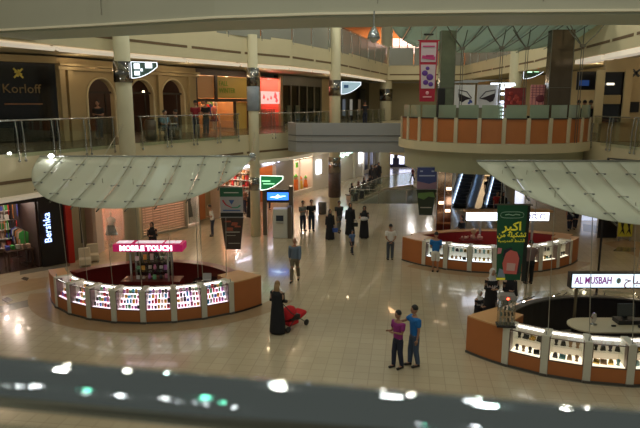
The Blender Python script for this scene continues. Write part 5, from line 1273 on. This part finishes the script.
        if sleeves == 'long':
            keys += ['wriL','wriR']; ed += [('elbL','wriL'),('elbR','wriR')]; ends = {'wriL':lerp('elbL','wriL',.9),'wriR':lerp('elbR','wriR',.9)}
        else: ends = {'elbL':lerp('shlL','elbL',.75),'elbR':lerp('shlR','elbR',.75)}
        R2 = R.copy()
        for n in 'LR': R['elb'+n] = .048
        ends = dict(ends); ends['pel'] = (0,.02,hipz-.05); R['pel'] = (.135*w,.095); sub(keys, ed, .028, 'wai', 'shirt', top, ends); R.update(R2)
        b = MB(); kb = .95 if not shorts else .5
        b.lathe([(.128*w,hipz+.08),(.142*w,hipz+.0),(.15*w,hipz-.06),(.12*w,hipz-.13)],0,.02,14,1,.76)
        for n in 'LR':
            h_ = Vector(P['hip'+n])+Vector((0,0,.0)); k_ = Vector(P['kne'+n])
            if shorts: b.tube([h_, h_.lerp(k_,.5), h_.lerp(k_,.95)], .102, 12, .09)
            else: b.tube([h_, h_.lerp(k_,.5), k_, k_.lerp(Vector(P['ank'+n]),.5), k_.lerp(Vector(P['ank'+n]),.97)], .10, 12, .064)
        b.build('shorts' if shorts else 'trousers', low, t)
    for n in 'LR':
        a = Vector(P['ank'+n]); q = Vector(P['toe'+n]); b = MB()
        b.tube([(a.x,a.y+.04,q.z+.008),(a.x,a.y-.02,q.z+.015),(q.x,q.y+.02,q.z+.005),(q.x,q.y-.03,q.z)], .046, 8, .038); b.build('shoe', shoe, t)
    if scarf:
        b = MB(); b.ball(hc+Vector((0,.018,.008)), .10,.112,.135, 14, 8); sc2 = b
        b.lathe([(.20,P['sho'][2]-(.30 if scarf.name == 'white_scarf' else .12)),(.20,P['sho'][2]-.08),(.165,P['sho'][2]),(.10,P['nec'][2]+.02),(.088,hc.z-.06)],0,.015+lean*.7,14,1,.8); b.build('headscarf', scarf, t)
        fm = MB(); fm.ball(hc+Vector((0,-.052,.0)), .056,.058,.082, 10, 8); fm.build('face', skin, t)
        e = MB()
        for s in (-1,1): e.ball(hc+Vector((s*.024,-.108,.012)), .010,.006,.007, 6, 4)
        e.build('eye_detail', MATS['eye_dark'], t)
    elif hair == 'short':
        b = MB(); b.ball(hc+Vector((0,.014,.022)), .092,.108,.118, 14, 8, 1, -.15); b.build('hair', hm or HAIRB, t)
    elif hair == 'long':
        b = MB(); b.ball(hc+Vector((0,.016,.018)), .090,.106,.118, 14, 8, 1, -.5)
        b.lathe([(.05,hc.z-.48),(.085,hc.z-.35),(.10,hc.z-.15),(.09,hc.z+.02)],0,.055,12,1,.62); b.build('hair', hm or HAIRB, t)
    elif hair == 'bald':
        b = MB(); b.ball(hc+Vector((0,.03,-.01)), .083,.082,.07, 12, 6, .3, -.6); b.build('hair', hm or HAIRB, t)
    return t
def cl(n, c, **k): return mat('cloth_'+n, c, .85, bump=.15, vscale=25, **k)
def at(px, py): g = G(px, py); return g.x, g.y
BLUESH = cl('slate_blue_shirt',(.14,.19,.27)); KHAKI = cl('khaki',(.19,.16,.11)); JEAN = cl('blue_jean',(.06,.09,.15)); DJEAN = cl('dark_jean',(.02,.025,.05))
person('bald bearded man in slate-blue shirt and khaki trousers walking alone mid-floor', *at(295,281), 262, 1.76, 'walk', ('swingb','swingf'), BLUESH, KHAKI, hair='bald', sleeves='long')
person('woman in long black robe with loose light-brown hair pushing the red pushchair', *at(278,333), 70, 1.68, 'step', ('push','push'), hair='long', hm=HAIRG, robe=BLK, skin=SKIN2)
PUR_ = cl('magenta_shirt',(.28,.03,.20)); BL = cl('bright_blue_shirt',(.014,.15,.46))
person('boy in magenta shirt and dark jeans standing beside the boy in blue', *at(397,368), 215, 1.62, 'step', ('hold','hold'), PUR_, DJEAN)
person('boy in bright blue T-shirt and jeans with arm toward the boy in magenta', *at(413,366), 200, 1.72, 'step', ('reach','down'), BL, JEAN)
person('man in grey shirt and dark trousers, left of the standing pair by the cash machine', *at(303,231), 300, 1.70, 'stand', ('hold','down'), cl('grey_shirt',(.22,.21,.19)), DJEAN)
person('man in black top, right of the standing pair by the cash machine', *at(311.5,231), 280, 1.76, 'stand', ('down','front'), cl('black_top',(.015,.015,.018)), DJEAN)
person('woman in black robe carrying a blue bag at the left of the walking group', *at(330,239.5), 280, 1.58, 'step', ('down','down'), robe=BLK, scarf=mat('black_scarf',(.012,.012,.015),.8))
person('man in dark shirt and grey trousers walking second from left in the group', *at(339,232), 290, 1.74, 'walk', ('swingf','swingb'), cl('dark_olive_shirt',(.05,.05,.05)), cl('grey_trouser',(.16,.15,.14)))
person('woman in black robe with a black handbag, third in the walking group', *at(350,235), 270, 1.74, 'step', ('down','down'), robe=BLK, scarf=MATS['black_scarf'])
person('woman in black robe holding a white wrapped baby at the right of the group', *at(364,238), 265, 1.70, 'stand', ('hold','hold'), robe=BLK, scarf=MATS['black_scarf'])
person('small child in blue shirt walking in front of the group', *at(352,254), 300, 1.15, 'walk', ('swingf','swingb'), cl('child_blue',(.08,.13,.26)), cl('child_dark',(.03,.035,.05)), build=1.35)
person('young man in white shirt seen from behind with hands clasped behind back', *at(390,260), 95, 1.66, 'stand', ('back','back'), cl('white_shirt',(.70,.66,.62)), cl('slate_jean',(.07,.08,.10)))
person('man in blue T-shirt and white shorts leaning at the middle kiosk', *at(435,272), 75, 1.72, 'stand', ('push','push'), BL, cl('white_shorts',(.75,.73,.68)), shorts=True)
WSC = mat('white_scarf',(.72,.70,.70),.8)
person('girl in white headscarf and black robe at the left corner of the front counter', *at(478,331), 300, 1.32, 'stand', ('front','front'), robe=BLK, scarf=WSC, skin=SKIN2)
person('tall woman in long white headscarf and black robe behind the girl', *at(490,320), 280, 1.74, 'stand', ('front','front'), robe=BLK, scarf=WSC, skin=SKIN2)
g = G(508,320); person('woman in black headscarf standing behind the clear display tower', g.x, g.y, 275, 1.66, 'stand', ('front','down'), robe=BLK, scarf=MATS['black_scarf'], skin=SKIN2)
person('man in grey-rose shirt and black trousers standing right of the green banner', *at(528.5,284), 100, 1.76, 'stand', ('front','front'), cl('rose_grey_shirt',(.20,.13,.12)), cl('black_trouser',(.012,.012,.015)), build=1.35)
person('dark-haired woman in black jacket behind the back counter of the middle kiosk', 7.0, 29.05, 200, 1.66, 'stand', ('front','front'), cl('black_jacket',(.015,.015,.018)), DJEAN, hair='long', sleeves='long')
g = G(153.5,257); person('woman in black robe and headscarf standing behind the pink sign by the shutter', g.x, g.y, 265, 1.62, 'stand', ('front','front'), robe=BLK, scarf=MATS['black_scarf'])
person('man in white shirt turned sideways near the orange booth', XP(212,32,1), 32.0, 190, 1.7, 'stand', ('front','front'), cl('white_shirt',(.70,.66,.62)), DJEAN, lean=-.12)
person('man in red shirt at the counter of the orange-lit shop', XP(268,40.2,1), 40.2, 280, 1.7, 'stand', ('hold','hold'), cl('red_shirt',(.45,.03,.03)), DJEAN)
person('man with dark jacket standing at the entrance of the peach shop', XP(244,38.6,1), 38.6, 240, 1.74, 'stand', ('down','front'), cl('tan_jacket',(.22,.10,.06)), DJEAN, sleeves='long')
person('person in black robe in front of the peach shop left of the column', XP(250,37.4,1), 37.4, 100, 1.6, 'stand', ('front','front'), robe=BLK, scarf=MATS['black_scarf'])
# seated by the balustrade, standing group behind
def bench(x, y, rz, lab):
    t = thing('bench', lab, 'bench', (x,y,0), rz); b = MB(); b.box(0,0,.44,1.7,.45,.06); bev(b.build('seat', MATS['dark_wood'], t),.01)
    for s in (-1,1):
        b = MB(); b.box(s*.7,0,.205,.08,.4,.41); b.build('leg', STEEL, t)
gm = G(357,200); bench(gm.x-.2, gm.y+.25, .9, 'dark bench beside the glass balustrade of the floor opening')
gA, gB = G(352,201), G(358,198)
person('seated woman in black robe at the near end of the bench by the balustrade', XP(352,44.2,.6), 44.2, 300, 1.66, 'sit', ('front','front'), robe=BLK, scarf=MATS['black_scarf'])
person('seated woman in brown headscarf further along the bench by the balustrade', XP(358.5,45.3,.6), 45.3, 300, 1.66, 'sit', ('front','front'), robe=BLK, scarf=mat('brown_scarf',(.16,.07,.04),.8))
for i,(px,Y) in enumerate(((364,47.5),(369.5,49))):
    person(['seated person in black nearest the standing far group','seated person in black just before the standing far group'][i], XP(px,Y,.6), Y, 300, 1.66, 'sit', ('front','front'), robe=BLK, scarf=MATS['black_scarf'])
gm = Vector((XP(367,48.2,.4),48.2,0)); bench(gm.x, gm.y+.1, 1.0, 'second dark bench nearer the far entrance')
for i,(px,Y,h) in enumerate(((374.5,51.5,1.8),(378.5,53,1.9),(371.5,52.8,1.7))):
    person(['standing figure in black, middle of the far group by the dark windows','tallest standing figure in black in the far group','standing figure in black at the left of the far group'][i], XP(px,Y,1), Y, 290, h, 'stand', ('down','down'), robe=BLK, scarf=MATS['black_scarf'])
person('child in dark clothes running near the far right end of the balustrade', XP(413.5,54,.5), 54.6, 200, 1.35, 'walk', ('swingf','swingb'), cl('maroon_top',(.12,.02,.03)), DJEAN)
g = Vector((XP(497,37,1),37,0)); person('man in red top beside another figure at the foot of the right escalator', g.x, g.y, 280, 1.7, 'stand', ('down','front'), cl('red_shirt',(.45,.03,.03)), DJEAN)
person('figure in black robe beside the man in red under the right canopy', XP(503,36.6,1), 36.6, 270, 1.7, 'stand', ('down','down'), robe=BLK, scarf=MATS['black_scarf'])
for i,(px,Y) in enumerate(((570,33.5),(575.5,33.9),(487,44))):
    person(['left of two dark figures walking below the right canopy edge','right of two dark figures walking below the right canopy edge','dark figure standing between the two escalators'][i], XP(px,Y,.6), Y, 80, 1.72, 'walk', ('swingf','swingb'), cl('black_top',(.015,.015,.018)), DJEAN)
# people on the upper walkway
def up(px, Y): return XP(px, Y, Z1+.6), Y
def cafe_chair(px, Y, f, lab):
    x, y = up(px, Y); t = thing('cafe_chair', lab, 'chair', (x,y+.05,Z1+.015), math.radians(f+90))
    b = MB(); b.box(0,0,.42,.42,.42,.05); b.build('seat', DARK, t)
    b = MB(); b.box(0,.22,.72,.42,.04,.5); b.build('backrest', DARK, t)
    for sx in (-1,1):
        for sy in (-1,1):
            b = MB(); b.box(sx*.18,sy*.18,.2,.035,.035,.4); b.build('leg', STEEL, t)
for px, Y, f, lab, c in ((165,27.9,330,'seated man in pale blue shirt on the upper walkway',cl('sky_shirt',(.16,.28,.36))),(176,28.9,200,'seated man in dark blue facing the man in pale blue upstairs',cl('navy_shirt',(.04,.06,.12)))):
    x, y = up(px, Y); person(lab, x, y, f, 1.7, 'sit', ('front','front'), c, DJEAN, z=Z1+.015)
    cafe_chair(px, Y, f, 'cafe chair under the '+lab.replace(' on the upper walkway','').replace(' facing the man in pale blue upstairs',''))
x, y = up(171,28.2); t = thing('cafe_table','small round cafe table between the two seated men upstairs','table',(x+.05,y-.15,Z1+.015))
b = MB(); b.lathe([(.3,.68),(.3,.71)],n=18); b.build('table_top', WHITE, t); b = MB(); b.lathe([(.2,0),(.2,.02),(.03,.04),(.03,.68)],n=12); b.build('pedestal', STEEL, t)
for px, Y, f, lab, c in ((196,30.2,80,'person in red shirt leaning at the clothes shop railing',cl('wine_shirt',(.28,.02,.03))),(206,31.2,250,'person in black beside the person in red upstairs',cl('black_top',(.015,.015,.018))),
        (99,27.3,270,'dark figure standing inside the leftmost arch',cl('black_top',(.015,.015,.018))),(365,46.0,90,'dark figure leaning on the far upper railing above the grey bridge',cl('black_top',(.015,.015,.018)))):
    x, y = up(px, Y); person(lab, x, y, f, 1.72, 'stand', ('front','front'), c, DJEAN, z=Z1+.015)
t = thing('planter_bin','cylindrical steel bin behind the railing right of the first column','bin',(*up(150.5,27.2),Z1+.015)); b = MB(); b.lathe([(.22,0),(.25,.05),(.25,.85),(.18,.92)],n=16); b.build('bin_body', MATS['bin_steel'], t); b = MB(); b.lathe([(.2,.92),(.2,.95)],n=16); b.build('lid', DARK, t)
for i,(px,Y) in enumerate(((577,27.4),(583,27.9),(589,27.5))):
    x, y = up(px, Y); person(['leftmost','middle','rightmost'][i]+' of three dark figures under the blue screen at upper right', x, y, 90, 1.72, 'stand', ('front','front'), cl('black_top',(.015,.015,.018)), DJEAN, z=Z1+.015)
# ---------------------------------------------------------------- carried things
def handbag(x, y, z, m, lab, s=1):
    t = thing('handbag', lab, 'bag', (x,y,z)); b = MB(); b.vprism([(-.13*s,0),(.13*s,0),(.15*s,.22*s),(-.15*s,.22*s)],-.05,.05); bev(b.build('bag_body', m, t),.015)
    b = MB(); b.tube([(-.08*s,0,.21*s),(-.06*s,0,.34*s),(.06*s,0,.34*s),(.08*s,0,.21*s)],.01,6); b.build('strap', m, t)
x, y = at(330,239.5); handbag(x+.27,y-.1,.42,cl('bag_blue',(.03,.08,.35)),'blue bag hanging from the hand of the leftmost robed woman')
x, y = at(350,235); handbag(x+.28,y-.1,.5,DARK,'black handbag carried by the third person of the walking group')
x, y = at(364,238); t = thing('baby_bundle','white wrapped baby held by the robed woman at the right of the group','baby bundle',(x-.05,y-.30,1.12))
b = MB(); b.ball((0,0,0),.24,.12,.11,12,8); b.build('blanket', cl('white_blanket',(.6,.58,.58)), t); b = MB(); b.ball((-.2,-.02,.06),.075,.075,.075); b.build('head', SKIN2, t)
# red pushchair
x, y = at(291,327); t = thing('pushchair','red and black pushchair pushed by the robed woman','pushchair',(x,y,0),math.radians(70+90)-.35)
RD = cl('vivid_red_fabric',(.55,.012,.02))
b = MB(); b.M = Matrix.Translation((0,.12,.50)) @ Matrix.Rotation(-.5,4,'X'); b.ball((0,0,0),.25,.30,.22,14,8,1,-.2); b.M = Matrix.Identity(4); b.build('hood', RD, t)
b = MB(); b.box(0,0,.38,.44,.5,.2,0,.2); bev(b.build('seat', DARK, t),.05)
b = MB(); b.box(0,-.36,.36,.44,.42,.14,0,-.35); bev(b.build('footmuff', RD, t),.06)
b = MB(); b.box(0,.06,.2,.42,.46,.14); bev(b.build('shopping_basket', RD, t),.04)
for s in (-1,1):
    b = MB(); b.tube([(s*.27,-.45,.1),(s*.27,.25,.6),(s*.25,.62,1.0)],.014,6); b.tube([(s*.27,.42,.1),(s*.27,-.05,.5)],.014,6); b.build('frame_tube', DARK, t)
b = MB(); b.tube([(-.25,.62,1.0),(.25,.62,1.0)],.018,6); b.build('handle_bar', DARK, t)
for sx in (-1,1):
    for yy in (-.45,.42):
        b = MB(); b.M = Matrix.Translation((sx*.27,yy,.1)) @ Matrix.Rotation(PI/2,4,'Y'); b.lathe([(.06,-.02),(.1,-.02),(.1,.02),(.06,.02)],n=14); b.M = Matrix.Identity(4); b.build('wheel', mat('rubber_wheel',(.02,.02,.02),.6), t)
# white rounded seats by the shops behind the left kiosk
for i,(px,Y) in enumerate(((85,25.9),(93,26.7))):
    g = Vector((XP(px,Y,.3),Y,0)); t = thing('shop_armchair','cream rounded seat beside the red pier, %s of the two' % ('left','right')[i],'chair',(g.x,g.y,0),.4)
    b = MB(); b.box(0,0,.22,.5,.5,.3); bev(b.build('seat', mat('cream_seat',(.62,.55,.42),.5), t),.06,3)
    b = MB(); b.box(0,.24,.55,.5,.12,.5); bev(b.build('backrest', MATS['cream_seat'], t),.05,3)
    for sx in (-1,1):
        b = MB(); b.box(sx*.2,0,.035,.06,.4,.07); b.build('leg', STEEL, t)
# ================================================================= camera, world, lamps
cam = bpy.data.cameras.new('camera'); co = bpy.data.objects.new('camera', cam); COL.objects.link(co)
co.location = (0,0,CAMH); co.rotation_euler = (PI/2-PITCH, 0, 0)
cam.sensor_width = 36; cam.lens = 36*FPX/640; cam.clip_end = 300; cam.clip_start = .05
cam.dof.use_dof = True; cam.dof.focus_distance = 24; cam.dof.aperture_fstop = 3.6
bpy.context.scene.camera = co
sc = bpy.context.scene
w = bpy.data.worlds.new('world'); sc.world = w; w.use_nodes = True
w.node_tree.nodes['Background'].inputs[0].default_value = (.68,.69,.58,1)
w.node_tree.nodes['Background'].inputs[1].default_value = .175
sc.view_settings.view_transform = 'Standard'; sc.view_settings.look = 'None'
sc.view_settings.exposure = .16; sc.view_settings.gamma = 1
def cluster(name, x, y, zz, e, col, s=.8):
    for dx in (-s, s):
        for dy in (-s, s): point(name, (x+dx, y+dy, zz), e/4, col, .09)
# atrium downlights (15 m up, above the view)
random.seed(3)
for i in range(6):
    for j in range(5):
        x = -9+i*3.7+random.uniform(-.4,.4); y = 5+j*8+random.uniform(-.6,.6)
        point('atrium_downlight', (x, y, 15.5+random.uniform(-.3,.3)), 185, (1,.90,.72) if (i+j)%3 else (.8,1,.85), .12)
for a, b in ((-12.5,22),(-10,27),(-6.5,32.5),(-3,39),(1.5,48)):
    pass
for x, y in ((-12.5,21.5),(-9.6,27.5),(-6.2,31.8),(-2.6,38),(1.5,47)):
    cluster('walkway_lamp', x, y, 9.05-.3, 36, (1,.76,.48))
    cluster('arcade_lamp', x, y, 4.02-.25, 42, (1,.80,.58))
for x, y in ((15,24),(15.5,32)):
    cluster('walkway_lamp', x, y, 9.05-.1, 45, (1,.78,.5)); cluster('arcade_lamp', x+1, y+3, 4.02-.1, 45, (1,.85,.65))
for x, y in ((8,44),(9,53)):
    cluster('arcade_lamp', x, y, 4.02-.1, 90, (.95,.93,.9)); cluster('walkway_lamp', x, y, 9.1-.1, 60, (1,.85,.6))

# small downlights in the ceiling over the viewing walkway (behind and above the camera)
random.seed(44)
for i in range(64):
    x = random.uniform(-9,9); y = random.uniform(-7,3.5)
    point('walkway_downlight', (x, y, 9.0), (4,9,2,6)[i%4], (1,.97,.9) if i%6 else (.2,1,.6), (.035,.06,.03,.045)[i%4])
